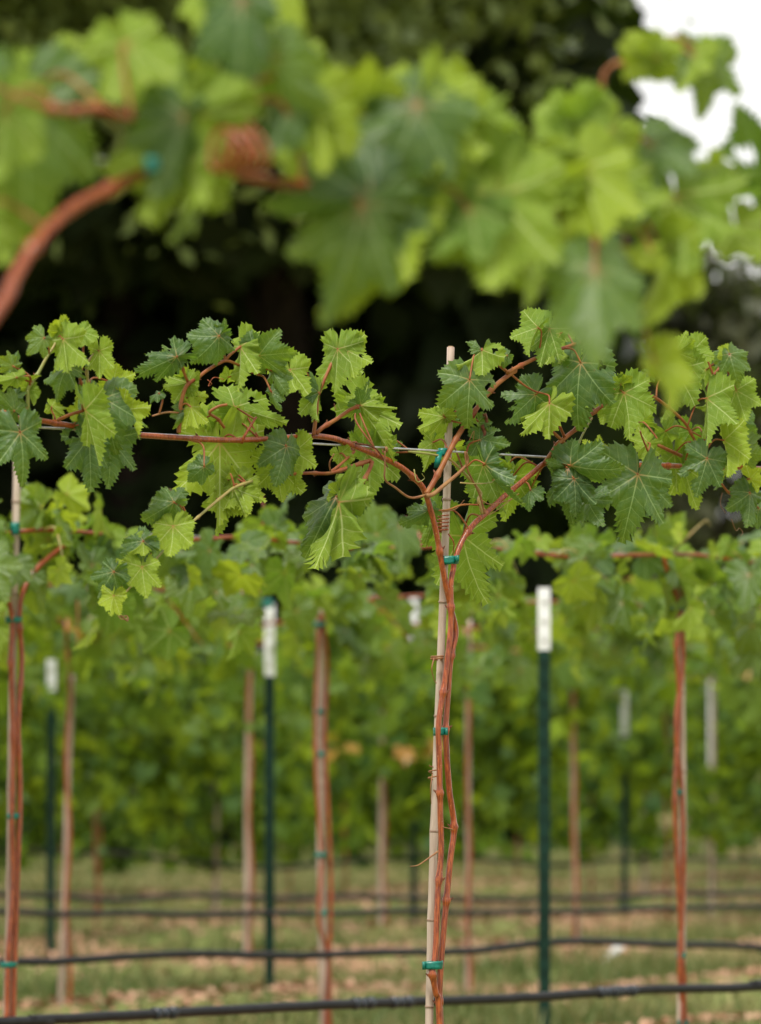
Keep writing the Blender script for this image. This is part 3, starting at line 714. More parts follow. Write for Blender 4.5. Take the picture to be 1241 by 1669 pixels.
# leaves: region, junction x,y, tip x,y, true length (zoomed px), side seen, roll, fold, hue, bites, lobe depth, offset across the row
LV = [
 (1, 298, 178, 255, 95, 120, 'D', 0, 10, .75, 0, .2, .03), (1, 212, 210, 150, 290, 140, 'U', 0, 5, .35, 0, .3, .05), (1, 305, 215, 345, 442, 245, 'D', -20, 35, .55, 0, .3, .045),
 (1, 398, 180, 470, 272, 125, 'D', 0, 12, .55, 0, .2, .02), (1, 478, 272, 490, 442, 172, 'D', 30, 30, .5, 0, .3, .03), (1, 325, 350, 225, 525, 215, 'U', 15, 20, .25, 3, .5, .02),
 (1, 62, 345, -20, 300, 110, 'U', 0, 10, .8, 0, .3, .03), (1, 62, 340, 112, 268, 90, 'U', 60, 20, .0, 0, .3, .02), (1, 80, 400, -40, 440, 150, 'D', 10, 30, .7, 0, .3, .04),
 (1, 70, 560, -20, 455, 160, 'U', 20, 10, .1, 0, .4, .03), (1, 140, 460, 205, 545, 110, 'D', 45, 30, .6, 0, .4, .01), (1, 135, 445, 180, 350, 110, 'D', 60, 30, .5, 0, .4, .01),
 (1, 60, 490, 120, 560, 110, 'U', 30, 10, .2, 0, .4, .0), (1, 250, 540, 330, 600, 110, 'D', 20, 20, .7, 0, .4, .0),
 (1, 98, 665, 150, 962, 305, 'U', 0, 8, .3, 0, .95, .07), (1, 410, 556, 505, 862, 320, 'D', 25, 38, .40, 0, .5, .075), (1, 500, 500, 560, 800, 330, 'U', 10, 12, .10, 0, .4, .03),
 (1, 430, 690, 450, 985, 300, 'U', -10, 25, .12, 0, .6, .035), (1, 530, 700, 540, 960, 275, 'U', 15, 20, .05, 0, .6, .02), (1, 545, 425, 695, 500, 165, 'D', 0, 10, 1., 0, .4, .0),
 (1, 585, 560, 745, 692, 215, 'D', 45, 40, 1., 0, .3, .04), (1, 470, 640, 470, 900, 240, 'D', 40, 40, .4, 0, .6, -.02), (1, 380, 560, 350, 480, 110, 'D', 30, 20, .7, 0, .5, .02),
 (1, 855, 290, 735, 270, 140, 'U', 20, 10, .25, 4, .8, .03), (1, 852, 300, 622, 408, 262, 'U', -25, 35, .12, 2, .6, .04), (1, 1055, 200, 930, 370, 230, 'U', -10, 25, .0, 0, .2, .04),
 (1, 1060, 200, 1122, 132, 110, 'U', 45, 20, .0, 1, .5, .03), (1, 903, 425, 765, 462, 165, 'D', 0, 20, .5, 0, .4, .01), (1, 905, 425, 990, 370, 115, 'D', 0, 15, .55, 0, .3, .01),
 (1, 905, 420, 860, 330, 120, 'D', 10, 20, .5, 0, .3, .0), (1, 765, 475, 698, 512, 80, 'U', 40, 20, .0, 0, .3, .02), (1, 920, 540, 962, 680, 160, 'D', 15, 25, .8, 0, .4, .03),
 (1, 895, 560, 880, 682, 130, 'U', -30, 30, .2, 0, .4, .02), (1, 960, 490, 1018, 492, 55, 'D', 0, 10, 1., 0, .3, .03), (1, 900, 500, 840, 560, 100, 'D', 20, 20, .6, 0, .4, .0),
 (1, 1060, 712, 1062, 1190, 450, 'D', 0, 12, .55, 0, .65, -.004), (1, 985, 830, 880, 920, 140, 'U', 0, 10, .0, 0, .0, .05), (1, 1150, 910, 1212, 1100, 230, 'D', -15, 20, .55, 0, .4, .0),
 (1, 1060, 940, 1060, 1185, 260, 'D', 20, 25, .55, 0, .5, -.01), (1, 838, 1000, 672, 1112, 210, 'U', 10, 15, .05, 0, .2, .05), (1, 835, 1115, 830, 1315, 215, 'D', 0, 12, .45, 0, .3, .05),
 (1, 690, 1188, 562, 1300, 175, 'U', 20, 20, .05, 0, .3, .05), (1, 690, 1190, 625, 1272, 120, 'D', 30, 30, .6, 0, .3, .05), (1, 685, 1312, 706, 1492, 190, 'D', 0, 12, .45, 0, .2, .055),
 (1, 548, 1335, 445, 1492, 190, 'U', 10, 15, .05, 0, .2, .055), (1, 548, 1450, 510, 1582, 140, 'D', 0, 15, .8, 0, .3, .055), (1, 560, 1290, 570, 1340, 60, 'D', 0, 15, .8, 0, .3, .05),
 (1, 860, 960, 900, 1010, 80, 'U', 30, 15, .1, 0, .3, .03), (1, 1150, 870, 1110, 820, 100, 'D', 30, 25, .6, 0, .5, .0),
 (1, 1000, 590, 1030, 680, 130, 'D', 20, 25, .5, 0, .4, -.01), (1, 1130, 620, 1180, 690, 150, 'D', 0, 25, .4, 0, .5, -.015), (1, 1100, 400, 1140, 340, 90, 'D', 40, 30, .7, 0, .4, .0),
 # centre
 (2, 113, 268, 298, 262, 200, 'U', 0, 8, .15, 0, .2, .045), (2, 33, 230, 45, 480, 270, 'D', 35, 45, .45, 0, .3, .03), (2, 172, 335, 225, 440, 160, 'U', 0, 8, .30, 2, .4, .05),
 (2, 250, 330, 280, 515, 210, 'D', 20, 20, .5, 1, .4, .02), (2, 170, 430, 200, 530, 110, 'U', 0, 10, .25, 1, .4, .055), (2, 5, 495, 262, 568, 280, 'D', 20, 30, .45, 0, .3, -.012),
 (2, 20, 520, 90, 735, 230, 'D', -20, 25, .4, 0, .4, -.02), (2, 378, 438, 330, 602, 180, 'D', -20, 35, .5, 0, .3, .02), (2, 376, 430, 362, 315, 120, 'U', 70, 20, .1, 0, .4, .02),
 (2, 500, 245, 560, 415, 190, 'D', 20, 20, .6, 1, .4, .035), (2, 460, 240, 452, 480, 245, 'D', -5, 15, .6, 0, .25, .03), (2, 560, 485, 640, 375, 150, 'U', 45, 30, .1, 1, .7, .03),
 (2, 556, 490, 762, 762, 335, 'D', 15, 20, .45, 0, .4, -.012), (2, 560, 488, 745, 505, 185, 'D', 0, 10, .5, 2, .6, -.005), (2, 235, 668, 195, 862, 215, 'U', 0, 8, .0, 1, .3, .035),
 (2, 200, 750, 205, 970, 225, 'D', 10, 20, .5, 0, .4, .0), (2, 270, 690, 300, 885, 205, 'D', 25, 30, .5, 0, .5, .01), (2, 0, 850, 82, 1010, 190, 'D', 0, 20, .5, 0, .4, .0),
 (2, 285, 640, 290, 580, 80, 'D', 20, 20, .3, 0, .4, .0), (2, 455, 890, 272, 1195, 370, 'U', 30, 35, .10, 0, .3, .03), (2, 466, 914, 368, 1330, 440, 'D', 55, 50, .4, 0, .4, .045),
 (2, 465, 880, 465, 780, 110, 'D', 70, 40, .4, 0, .4, .03), (2, 470, 700, 512, 795, 105, 'D', 0, 15, .5, 1, .3, .0), (2, 590, 700, 640, 945, 260, 'D', 30, 35, .4, 0, .5, -.01),
 (2, 640, 650, 700, 780, 150, 'D', 0, 15, .5, 0, .4, -.02), (2, 1095, 245, 972, 372, 195, 'D', 35, 45, .5, 0, .1, .04), (2, 1092, 245, 1035, 175, 95, 'U', 30, 30, .1, 2, .5, .04),
 (2, 1040, 375, 1040, 625, 262, 'U', 0, 12, .22, 3, .4, .045), (2, 930, 540, 790, 610, 180, 'D', 0, 20, .45, 4, .5, .0), (2, 930, 545, 850, 655, 140, 'U', 20, 20, .0, 4, .5, -.01),
 (2, 925, 530, 980, 480, 90, 'D', 20, 20, .5, 2, .5, .0), (2, 880, 650, 840, 790, 160, 'D', 0, 20, .65, 1, .4, -.02), (2, 960, 680, 990, 770, 130, 'D', 0, 20, .8, 0, .5, -.03),
 (2, 1085, 640, 1235, 660, 155, 'U', 0, 8, .0, 0, .3, .03), (2, 1110, 745, 1232, 1010, 300, 'U', 50, 45, .0, 0, .4, .05), (2, 1100, 750, 1180, 1000, 270, 'D', -10, 15, .4, 0, .3, -.01),
 (2, 1120, 830, 1060, 960, 160, 'D', 0, 15, .5, 0, .3, -.02), (2, 862, 950, 728, 1020, 165, 'U', 20, 30, .0, 0, .3, .0), (2, 900, 960, 830, 1110, 200, 'D', 10, 25, .4, 0, .3, -.02),
 (2, 1010, 1062, 1072, 1402, 370, 'D', 0, 15, .35, 0, .5, -.03), (2, 1205, 268, 1138, 312, 90, 'U', 0, 8, .0, 2, .4, .035), (2, 60, 1000, 60, 1005, 20, 'D', 0, 15, .5, 0, .3, .0),
 (2, 700, 690, 760, 640, 90, 'U', 30, 20, .1, 2, .5, -.01), (2, 1080, 560, 1110, 640, 100, 'U', 40, 20, .2, 0, .4, .02),
 # right
 (3, 262, 145, 165, 302, 195, 'D', -25, 35, .5, 0, .3, .04), (3, 312, 150, 258, 352, 220, 'D', 30, 30, .2, 0, .5, .035), (3, 360, 170, 365, 370, 215, 'D', 20, 20, .25, 0, .4, .0),
 (3, 450, 300, 398, 635, 350, 'U', 15, 20, .05, 1, .35, .05), (3, 470, 340, 488, 540, 230, 'D', 60, 45, .3, 0, .3, .03), (3, 312, 478, 160, 662, 270, 'D', 25, 35, .5, 0, .3, .045),
 (3, 250, 440, 105, 590, 215, 'U', 10, 15, .12, 5, .5, .02), (3, 300, 560, 300, 635, 90, 'D', 20, 20, .5, 3, .4, .0), (3, 640, 432, 690, 672, 255, 'D', 0, 12, .35, 0, .2, .045),
 (3, 625, 392, 685, 350, 90, 'D', 0, 10, .9, 0, .3, .04), (3, 625, 395, 612, 335, 70, 'D', 50, 30, .4, 0, .3, .04), (3, 545, 400, 560, 490, 105, 'D', 0, 15, .7, 0, .3, .0),
 (3, 560, 500, 590, 590, 100, 'D', 10, 15, .6, 0, .4, .0), (3, 752, 350, 700, 385, 80, 'U', 10, 20, .0, 0, .3, .04),
 (3, 405, 750, 655, 812, 275, 'U', 0, 10, .12, 0, .35, .055), (3, 392, 762, 372, 1062, 320, 'U', -5, 15, .12, 0, .7, .05), (3, 392, 758, 285, 730, 130, 'U', 0, 10, .2, 0, .5, .045),
 (3, 420, 810, 440, 995, 190, 'U', 10, 15, .05, 0, .4, .06), (3, 700, 790, 632, 1142, 370, 'U', 0, 8, .04, 0, .85, .06), (3, 765, 840, 785, 1025, 200, 'U', 0, 20, .05, 0, .6, .0),
 (3, 480, 900, 500, 1005, 200, 'U', 10, 10, .1, 0, .5, .04), (3, 1003, 720, 952, 908, 205, 'U', 0, 6, .0, 0, .35, .06), (3, 1002, 455, 1022, 715, 285, 'D', 40, 40, .5, 0, .4, .05),
 (3, 1078, 640, 1130, 852, 235, 'D', 30, 35, .5, 0, .2, .06), (3, 1130, 420, 1180, 592, 195, 'D', 10, 25, .45, 0, .3, .02), (3, 1102, 262, 1145, 412, 175, 'U', 20, 25, .25, 0, .2, .04),
 (3, 1100, 258, 1028, 285, 95, 'D', 0, 12, .9, 0, .2, .03), (3, 860, 255, 975, 195, 150, 'D', 10, 20, .3, 0, .3, .02), (3, 935, 250, 1000, 402, 180, 'D', 10, 25, .55, 0, .4, .02),
 (3, 850, 325, 955, 288, 130, 'D', 30, 30, .3, 0, .4, .045), (3, 860, 330, 850, 610, 280, 'D', 50, 40, .4, 0, .3, .02), (3, 1192, 872, 1185, 1042, 190, 'U', 0, 8, .05, 1, .5, .07),
 (3, 1192, 808, 1275, 830, 110, 'D', 0, 10, .9, 0, .3, .06), (3, 745, 650, 650, 728, 150, 'D', 0, 15, .75, 0, .3, .0), (3, 520, 690, 470, 640, 110, 'D', 0, 10, .7, 0, .4, -.01),
 (3, 820, 600, 900, 700, 160, 'U', 10, 15, .2, 0, .4, -.03), (3, 930, 600, 880, 690, 150, 'D', 10, 20, .3, 0, .4, -.03), (3, 860, 700, 880, 860, 200, 'D', 0, 20, .35, 0, .4, -.03),
 (3, 900, 760, 970, 950, 230, 'D', 20, 20, .4, 0, .4, -.03), (3, 1150, 680, 1241, 720, 190, 'U', 0, 12, .15, 0, .4, .0), (3, 1140, 560, 1235, 640, 170, 'U', 10, 15, .2, 0, .4, -.01),
 (3, 230, 850, 200, 920, 110, 'D', 0, 20, .4, 0, .3, -.02), (3, 150, 800, 120, 990, 240, 'D', 10, 15, .5, 0, .3, -.03), (3, 125, 750, 170, 840, 120, 'U', 20, 20, .4, 0, .4, -.03),
 (3, 230, 860, 190, 925, 130, 'U', 40, 25, .0, 0, .3, .02), (3, 1040, 480, 960, 500, 110, 'D', 20, 20, .6, 0, .4, -.02), (3, 1060, 800, 1110, 760, 120, 'D', 20, 20, .35, 0, .4, -.01),
 (3, 700, 560, 760, 640, 160, 'D', 20, 20, .4, 0, .4, -.03), (3, 1000, 330, 900, 400, 130, 'D', 20, 20, .5, 0, .4, -.01), (3, 770, 610, 810, 480, 140, 'U', 40, 20, .3, 0, .4, -.02),
 (3, 1230, 940, 1300, 1000, 150, 'U', 0, 10, .1, 0, .4, .05),
]
def add_leaf(parent, J, v, n, size, side, fold, hue, eaten, deep, seed, roots, petiole=True, row=1, rings=9, petr=.0015, wide=1.0):
    rr = random.Random(seed); fs = fold if side == 'D' else -fold
    fs += math.copysign(rr.uniform(0, 30) if rr.random() < .7 else 0, fs)
    me = leaf_mesh('leaf', M['leaf'], seed=seed, deep=min(1.1, deep+rr.uniform(-.1, .25)), rings=rings, fold=fs, bend=rr.uniform(.2, 1.2)*(1 if side == 'U' else .7), wave=rr.uniform(.9, 2.0), wide=wide*.84*rr.uniform(.93, 1.1), eaten=eaten, sidebend=rr.uniform(.1, .7), twist=rr.uniform(-.35, .35))
    mw = leaf_matrix(J, v, n, size); o = link('leaf', me, parent, mw); o.color = (hue, 0, 0, 1)
    if petiole:
        X, Y, Z = frame(v, n)
        best = min(roots, key=lambda p: (p-J).length) if roots else None
        if best is None or (best-J).length > .13: best = J-Y*.035+Vector((0, .02, .0))
        if (best-J).length > .004:
            d = (best-J).length; mid = J.lerp(best, .45)+(-Y*.35+Vector((0, 0, .12)))*d*.6
            mb = MB(); tube(mb, smooth_path([J+Z*.0004, mid, best], 7), petr*.85, petr, 6, cap=True)
            po = link('petiole', mesh('petiole', mb.V, mb.F, M['shoot']), o)
    return o
for i, (R, jx, jy, tx, ty, L, side, roll, fold, hue, eaten, deep, off) in enumerate(LV):
    s_ = {1: 2.955, 2: 2.698, 3: 2.692}[R]
    if off < 0: off -= .022
    x, y = z2(R, jx, jy); J = at(x, y, 1, off); ppm = FPX/J.y; tp = ((tx-jx)/s_, (ty-jy)/s_); Lp = L/s_
    v, n, size = traced(J, tp, Lp, side, roll, ppm, back=off < 0)
    eaten = eaten or (1 if i % 4 == 1 else 0); roll += random.Random(i).uniform(-28, 28)
    v, n, size = traced(J, tp, Lp, side, roll, ppm, back=off < 0)
    add_leaf(VB, J, v, n, size*.88, side, fold, hue, eaten, deep, 100+i, STEM1, petiole=L > 60, wide={(2, 466): .62, (2, 455): .8, (1, 410): .8, (2, 33): .6, (2, 556): .72, (2, 560): .7, (2, 1110): .5, (2, 1100): .8, (3, 470): .6, (3, 312): .8, (1, 478): .85, (2, 460): .95, (1, 852): .75, (2, 5): .8, (3, 1002): .85, (3, 392): .8}.get((R, jx), 1.0))
tie(732, 913, 1, 31, 13, 'green tape band where the two red arms part', off=.004, depth=.013, tail=(7, -2))
tie(718, 1192, 1, 24, 12, 'green tape band halfway up the sharp stems', off=.0, depth=.014, tail=(5, 3))
tie(705, 1573, 1, 34, 13, 'lowest green tape band on the sharp stems', off=.0, depth=.014, tail=(-6, 2))
tie(722, 737, 1, 16, 12, 'green tape knot hanging from the wire by the stake top', off=.0, depth=.010, tail=(-6, 26))

# ------------------------------------------------------------------ nearest row (row 0), far out of focus
v0 = thing('grapevine', col(-900, 0, 0), 'large blurred grapevine across the top, nearest of all', 'grapevine'); VB0 = v0; STEM0 = []
def s0(pts, r0, r1, m='cane', name='cane', offs=(.02, .02), knots=.12):
    return stem(0, pts, r0, r1, m, name, offs, row=0, parent=v0, knots=knots, store=STEM0, sides=10, buds=False)
s0([(-700, 1640), (-620, 1200), (-420, 900), (-150, 700), (0, 500), (22, 455), (60, 395), (110, 345), (170, 312), (240, 284), (330, 274), (450, 296), (640, 330), (850, 345), (1050, 362), (1241, 385), (1500, 420)], .0049, .0038, offs=(.12, .0))
s0([(78, 176), (110, 180), (160, 176), (215, 192)], .0036, .0022, 'cane', 'shoot', offs=(.11, .10)); s0([(410, 262), (408, 200), (404, 130), (390, 60)], .0028, .0012, 'shoot', 'shoot', offs=(.12, .04))
s0([(650, 345), (700, 368), (745, 355), (790, 328)], .0025, .0018, 'cane', 'shoot'); s0([(930, 350), (955, 250), (988, 190), (985, 120), (1040, 85)], .0028, .0015, 'shoot', 'shoot')
s0([(590, 320), (590, 240), (600, 180)], .0025, .002, 'shoot', 'shoot'); s0([(720, 330), (700, 250), (690, 180)], .0025, .002, 'shoot', 'shoot'); s0([(200, 290), (195, 180), (195, 70)], .0025, .002, 'green_shoot', 'shoot')
coil(388, 246, 0, .0150, 3.5, .046, .0020, 'cane', v0, axis=RD, off=.12, name='coiled_shoot'); coil(396, 256, 0, .012, 3, .040, .0016, 'shoot', v0, axis=RD, off=.125, name='coiled_shoot')
L0 = [  # jx, jy, tx, ty, len, side, roll, fold, hue, deep, off
 (40, 165, 55, 430, 270, 'U', 0, 10, .15, .5, .02), (5, 180, 15, 340, 160, 'D', 30, 25, .3, .3, .05), (-30, 350, 25, 475, 140, 'D', 0, 15, .6, .4, .02), (190, 85, 130, 190, 135, 'D', 0, 10, .95, .3, .03),
 (205, 70, 265, 200, 165, 'D', 10, 20, .6, .3, .08), (120, 190, 90, 270, 120, 'U', 0, 10, .3, .4, .0), (345, 180, 290, 90, 130, 'D', 0, 15, .5, .4, .05), (395, 0, 395, 175, 190, 'U', 0, 15, .05, .2, .09),
 (335, -30, 325, 80, 120, 'D', 0, 15, .4, .3, .0), (450, -30, 455, 95, 130, 'D', 0, 20, .8, .3, .03), (300, 190, 232, 425, 250, 'D', 10, 15, .7, .6, .07), (305, 275, 320, 420, 160, 'D', 50, 35, .55, .4, .08),
 (300, 190, 270, 330, 170, 'U', -20, 15, .1, .5, .09), (445, 95, 520, 210, 150, 'U', 0, 10, .2, .3, .08), (470, 185, 420, 255, 110, 'U', 0, 15, .0, .3, .09), (520, 165, 535, 312, 155, 'D', 20, 30, .8, .3, .1),
 (590, 190, 600, 80, 130, 'D', 0, 15, .6, .3, .05), (530, 175, 565, 60, 130, 'U', 60, 25, .1, .5, .03), (665, 185, 690, 92, 110, 'D', 10, 15, .6, .3, .03), (740, 185, 745, 85, 120, 'D', 10, 10, .8, .3, .03),
 (680, 170, 622, 345, 220, 'U', 0, 12, .25, .3, .09), (690, 165, 728, 340, 200, 'D', 10, 20, .55, .3, .07), (603, 318, 430, 392, 200, 'U', -15, 30, .0, .4, .09), (590, 335, 540, 550, 235, 'U', 20, 30, .25, .6, .09),
 (622, 355, 548, 562, 240, 'D', 50, 40, .65, .4, .07), (645, 300, 630, 440, 160, 'U', 0, 15, .05, .4, .08), (825, 290, 790, 195, 120, 'U', 0, 10, .0, .3, .08), (805, 245, 775, 175, 90, 'D', 0, 10, .6, .3, .04),
 (812, 318, 800, 545, 250, 'D', 0, 10, .6, .5, .09), (765, 340, 690, 455, 165, 'D', 20, 25, .25, .3, .10), (905, 330, 870, 215, 140, 'D', 0, 15, .6, .3, .05), (960, 215, 905, 120, 120, 'D', 0, 15, .4, .3, .04),
 (995, 210, 930, 290, 120, 'D', 10, 15, .6, .3, .06), (950, 275, 995, 440, 190, 'D', 0, 12, .65, .4, .07), (1078, 92, 985, 85, 110, 'D', 20, 15, .7, .3, .06), (1070, 95, 1030, 45, 80, 'D', 0, 15, .8, .3, .06),
 (1150, 88, 1152, 200, 130, 'U', 0, 12, .25, .6, .06), (1130, 90, 1105, 170, 100, 'D', 40, 30, .5, .3, .06), (1060, 235, 1135, 290, 130, 'U', 0, 15, .3, .4, .03), (1100, 318, 1128, 512, 240, 'D', 0, 6, .40, .55, .05),
 (1260, 300, 1175, 190, 170, 'U', 0, 10, .15, .3, .03), (970, 440, 962, 605, 200, 'U', 0, 10, .0, .4, .16), (1062, 408, 1002, 420, 75, 'D', 40, 30, 1., .3, .08), (1078, 415, 1085, 575, 165, 'D', 30, 30, .6, .4, .06),
 (1066, 590, 1122, 690, 118, 'D', 35, 40, .9, .3, .06), (560, 230, 640, 300, 150, 'U', 0, 10, .35, .4, .03), (480, 240, 430, 300, 120, 'D', 0, 15, .5, .4, .03), (860, 420, 900, 500, 140, 'D', 0, 15, .45, .4, .04),
 (1200, 370, 1241, 480, 160, 'D', 0, 10, .5, .4, .03), (380, 150, 400, 245, 130, 'D', 20, 20, .6, .3, .03), (100, 100, 160, 150, 110, 'D', 20, 20, .7, .3, .0), (240, 110, 330, 190, 160, 'D', 10, 20, .5, .4, .03),
 (500, 130, 470, 20, 110, 'D', 30, 20, .5, .3, .02), (620, 200, 560, 270, 120, 'D', 0, 20, .5, .3, .04), (760, 190, 830, 300, 170, 'D', 0, 12, .4, .4, .02), (860, 300, 950, 400, 180, 'D', 0, 10, .5, .4, .03),
 (1000, 300, 1050, 420, 170, 'D', 0, 20, .5, .4, .03), (540, 240, 520, 360, 150, 'D', 0, 20, .4, .4, .02), (40, 120, 100, 200, 130, 'D', 20, 20, .4, .4, .0), (1160, 300, 1220, 260, 120, 'D', 20, 20, .6, .4, .0),
 (930, 180, 930, 300, 140, 'D', 10, 20, .5, .3, .03), (1320, 350, 1290, 500, 200, 'D', 0, 20, .5, .4, .03), (1420, 300, 1450, 420, 200, 'U', 0, 20, .3, .4, .03), (-120, 200, -100, 380, 220, 'D', 0, 20, .5, .4, .03), (-220, 250, -260, 420, 220, 'U', 0, 20, .3, .4, .03),
]
for i, (jx, jy, tx, ty, L, side, roll, fold, hue, deep, off) in enumerate(L0):
    hue = min(1, hue+.18) if side == 'U' else hue; roll += random.Random(i+9).uniform(-25, 25)
    J = at(jx, jy, 0, off); v, n, size = traced(J, (tx-jx, ty-jy), L, side, roll, FPX/J.y)
    add_leaf(v0, J, v, n, size*.90, side, fold, hue, 2 if i % 5 == 0 else 0, deep, 500+i, STEM0, rings=8, petr=.0016, wide=.88)
tie(248, 270, 0, 24, 24, 'blurred green tie on the thick red arm at the upper left', off=.11, depth=.010)
tie(1043, 350, 0, 20, 18, 'small blurred green tie among the upper right leaves', off=.09, depth=.008)

# ------------------------------------------------------------------ leaves shared by the vines behind
protos = [leaf_mesh('leaf', M['leaf'], seed=900+k, deep=[.3, .5, .8][k % 3], rings=6, fold=[12, 25, 40, -10][k % 4], bend=.3+.1*k % .6, wave=1.2, sidebend=.3) for k in range(8)]
def petiole_into(me, seed):
    pass
def random_pose(rr, z_down=.75):
    a = rr.uniform(0, 2*math.pi)
    v = Vector((math.cos(a)*.6, math.sin(a)*.6, -rr.uniform(.1, 1.4))) if rr.random() < z_down else Vector((math.cos(a), math.sin(a), rr.uniform(-.3, .7)))
    v.normalize()
    n = Vector((rr.gauss(0, .6), rr.gauss(-.15, .7), rr.uniform(.15, 1.1))); 
    return v, n
CLEAR = [(70, 1080, 96, 1130, 5), (1150, 1108, 1172, 1250, 7), (668, 985, 682, 1035, 6), (754, 1015, 776, 1060, 4), (868, 955, 906, 1180, 3), (428, 985, 456, 1200, 4), (508, 1000, 533, 1300, 3), (190, 740, 330, 800, 9), (1006, 1130, 1032, 1205, 6)]
def shown_at(P):
    d = P-CAM; k = d.dot(FW); return W0/2+FPX*d.x/k, H0/2-FPX*d.dot(UP)/k
def in_gap(P, m=12, row=0):
    x, y = shown_at(P); return any(row <= w and a-m < x < c+m and b-m < y < d+m for a, b, c, d, w in CLEAR)
def back_vine(row, px, label, x0, x1, n, up, down, seed, trunk=None, hue=(.0, .8), big=.080, stems=2, off=.0, dens=None):
    """vine of a blurred row: twin red trunks, two arms along the wire, shoots and single leaves"""
    rr = random.Random(seed); base = col(px, row, 0); t = thing('grapevine', base, label, 'grapevine', 'grapevines in the rows behind')
    st = []
    if trunk:
        for k, tr in enumerate(trunk):
            P = [at(x, y, row, .006) for x, y in tr]; b = P[0]; P = [Vector((b.x, b.y, -.1)), Vector((b.x, b.y, b.z*.5))]+P
            path = dense(P, .02); o = tube_obj('trunk', path, .0058, .0052, M['cane'], t, sides=8, knots=.13, seed=seed+k); st += path
    wl = [col(x0+(x1-x0)*i/12, row, WIRE-.008+.008*math.sin(i*1.7+seed)) for i in range(13)]
    path = dense(wl, .03); tube_obj('arm', path, .0048, .0040, M['cane'], t, sides=8, knots=.12, seed=seed); st += path
    for k in range(max(3, int((wl[-1]-wl[0]).length*7))):
        p = rr.choice(path); q = p+RD*rr.uniform(-.15, .15)+RN*rr.uniform(-.12, .12)+Vector((0, 0, rr.choice((rr.uniform(.04, up), -rr.uniform(.05, down*.7)))))
        sp = smooth_path([p, p.lerp(q, .5)+Vector((rr.uniform(-.03, .03), 0, .04)), q], 6); tube_obj('shoot', sp, .0028, .0013, M[rr.choice(('shoot', 'green_shoot', 'cane'))], t, sides=6); st += sp
    rr.shuffle(st); S = st
    for k in range(n):
        p = rr.choice(path); u = rr.random(); dz = up*(1-u/.3)*rr.random()**.7 if u < .3 else -down*rr.random()**1.3*((u-.3)/.7)**.3
        J = p+Vector((0, 0, dz))+RN*(rr.gauss(0, .085)+off)+RD*rr.uniform(-.05, .05)
        if in_gap(J-Vector((0, 0, .03)), 26 if row == 2 else 18, row): continue
        v, nn = random_pose(rr); size = big*rr.uniform(.5, 1.15)*(1 if dz < .05 else .75)
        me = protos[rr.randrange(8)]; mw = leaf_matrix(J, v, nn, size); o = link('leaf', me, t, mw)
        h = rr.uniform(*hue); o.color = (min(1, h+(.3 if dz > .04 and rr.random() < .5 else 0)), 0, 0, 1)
    return t
back_vine(2, 20, 'soft focus grapevine at the left edge with twin red stems', -420, 560, 160, .11, .20, 41,
          [[(12, 1660), (14, 1560), (22, 1440), (20, 1330), (22, 1200), (18, 1080), (20, 1010), (8, 960), (-12, 940)], [(22, 1665), (24, 1580), (28, 1450), (33, 1300), (30, 1180), (36, 1080), (32, 1010), (38, 965), (62, 925), (110, 885)]])
back_vine(2, 1105, 'soft focus grapevine near the right edge with braided red stems', 560, 1700, 200, .07, .24, 42,
          [[(1112, 1669), (1116, 1610), (1112, 1550), (1104, 1400), (1100, 1290), (1108, 1150), (1103, 1060), (1107, 990), (1092, 945), (1080, 900)], [(1118, 1665), (1108, 1580), (1114, 1440), (1112, 1300), (1102, 1180), (1114, 1080), (1110, 990), (1120, 950), (1124, 910)]])
back_vine(3, 525, 'blurred grapevine on the pinkish stake left of centre', 120, 900, 210, .12, .24, 43,
          [[(538, 1660), (536, 1560), (520, 1500), (524, 1400), (516, 1280), (514, 1180), (518, 1060), (522, 1000)], [(532, 1660), (540, 1480), (536, 1340), (530, 1200), (534, 1080), (526, 1000)]], hue=(.1, 1.0))
back_vine(3, 1290, 'grapevine of the second row back, rooted past the right edge', 900, 1650, 190, .12, .24, 44, [[(1296, 1600), (1290, 1300), (1292, 1000)]], hue=(.1, 1.0))
back_vine(3, -240, 'grapevine of the second row back, rooted past the left edge', -500, 120, 130, .12, .24, 45, [[(-240, 1600), (-244, 1300), (-240, 1000)]], hue=(.1, 1.0))
for (x, y, w, lb) in [(25, 862, 15, 'green tie on the wire at the top of the left stake'), (22, 1010, 27, 'highest green tie round the left twin stems'), (22, 1330, 20, 'middle green tie round the left twin stems'), (14, 1572, 28, 'lowest green tie round the left twin stems'),
                      (1106, 990, 24, 'highest green tie round the braided stems at right'), (1105, 1291, 16, 'middle green tie round the braided stems at right'), (1110, 1557, 16, 'green tie just above the nearest hose at right'), (1113, 1667, 18, 'green tie at the bottom edge on the braided stems'), (1104, 915, 12, 'green tie on the stake top at right')]:
    tie(x, y, 2, w, 9 if y > 900 else 20, lb, off=.0, depth=.015)
for (y, x, lb) in [(1018, 521, 'top green band on the pinkish stake'), (1160, 519, 'second green band from the top of the pinkish stake'), (1229, 521, 'third green band from the top of the pinkish stake'), (1393, 523, 'fourth green band from the top of the pinkish stake'), (1488, 524, 'lowest green band on the pinkish stake')]:
    tie(x, y, 3, 20, 8, lb, off=.0, depth=.018)
tie(437, 984, 4, 16, 14, 'green tie on top of the white tipped post at left centre', off=.03, depth=.016)
tie(636, 985, 3, 13, 14, 'small green tie on the blurred wire left of the sharp vine', off=.03, depth=.010)

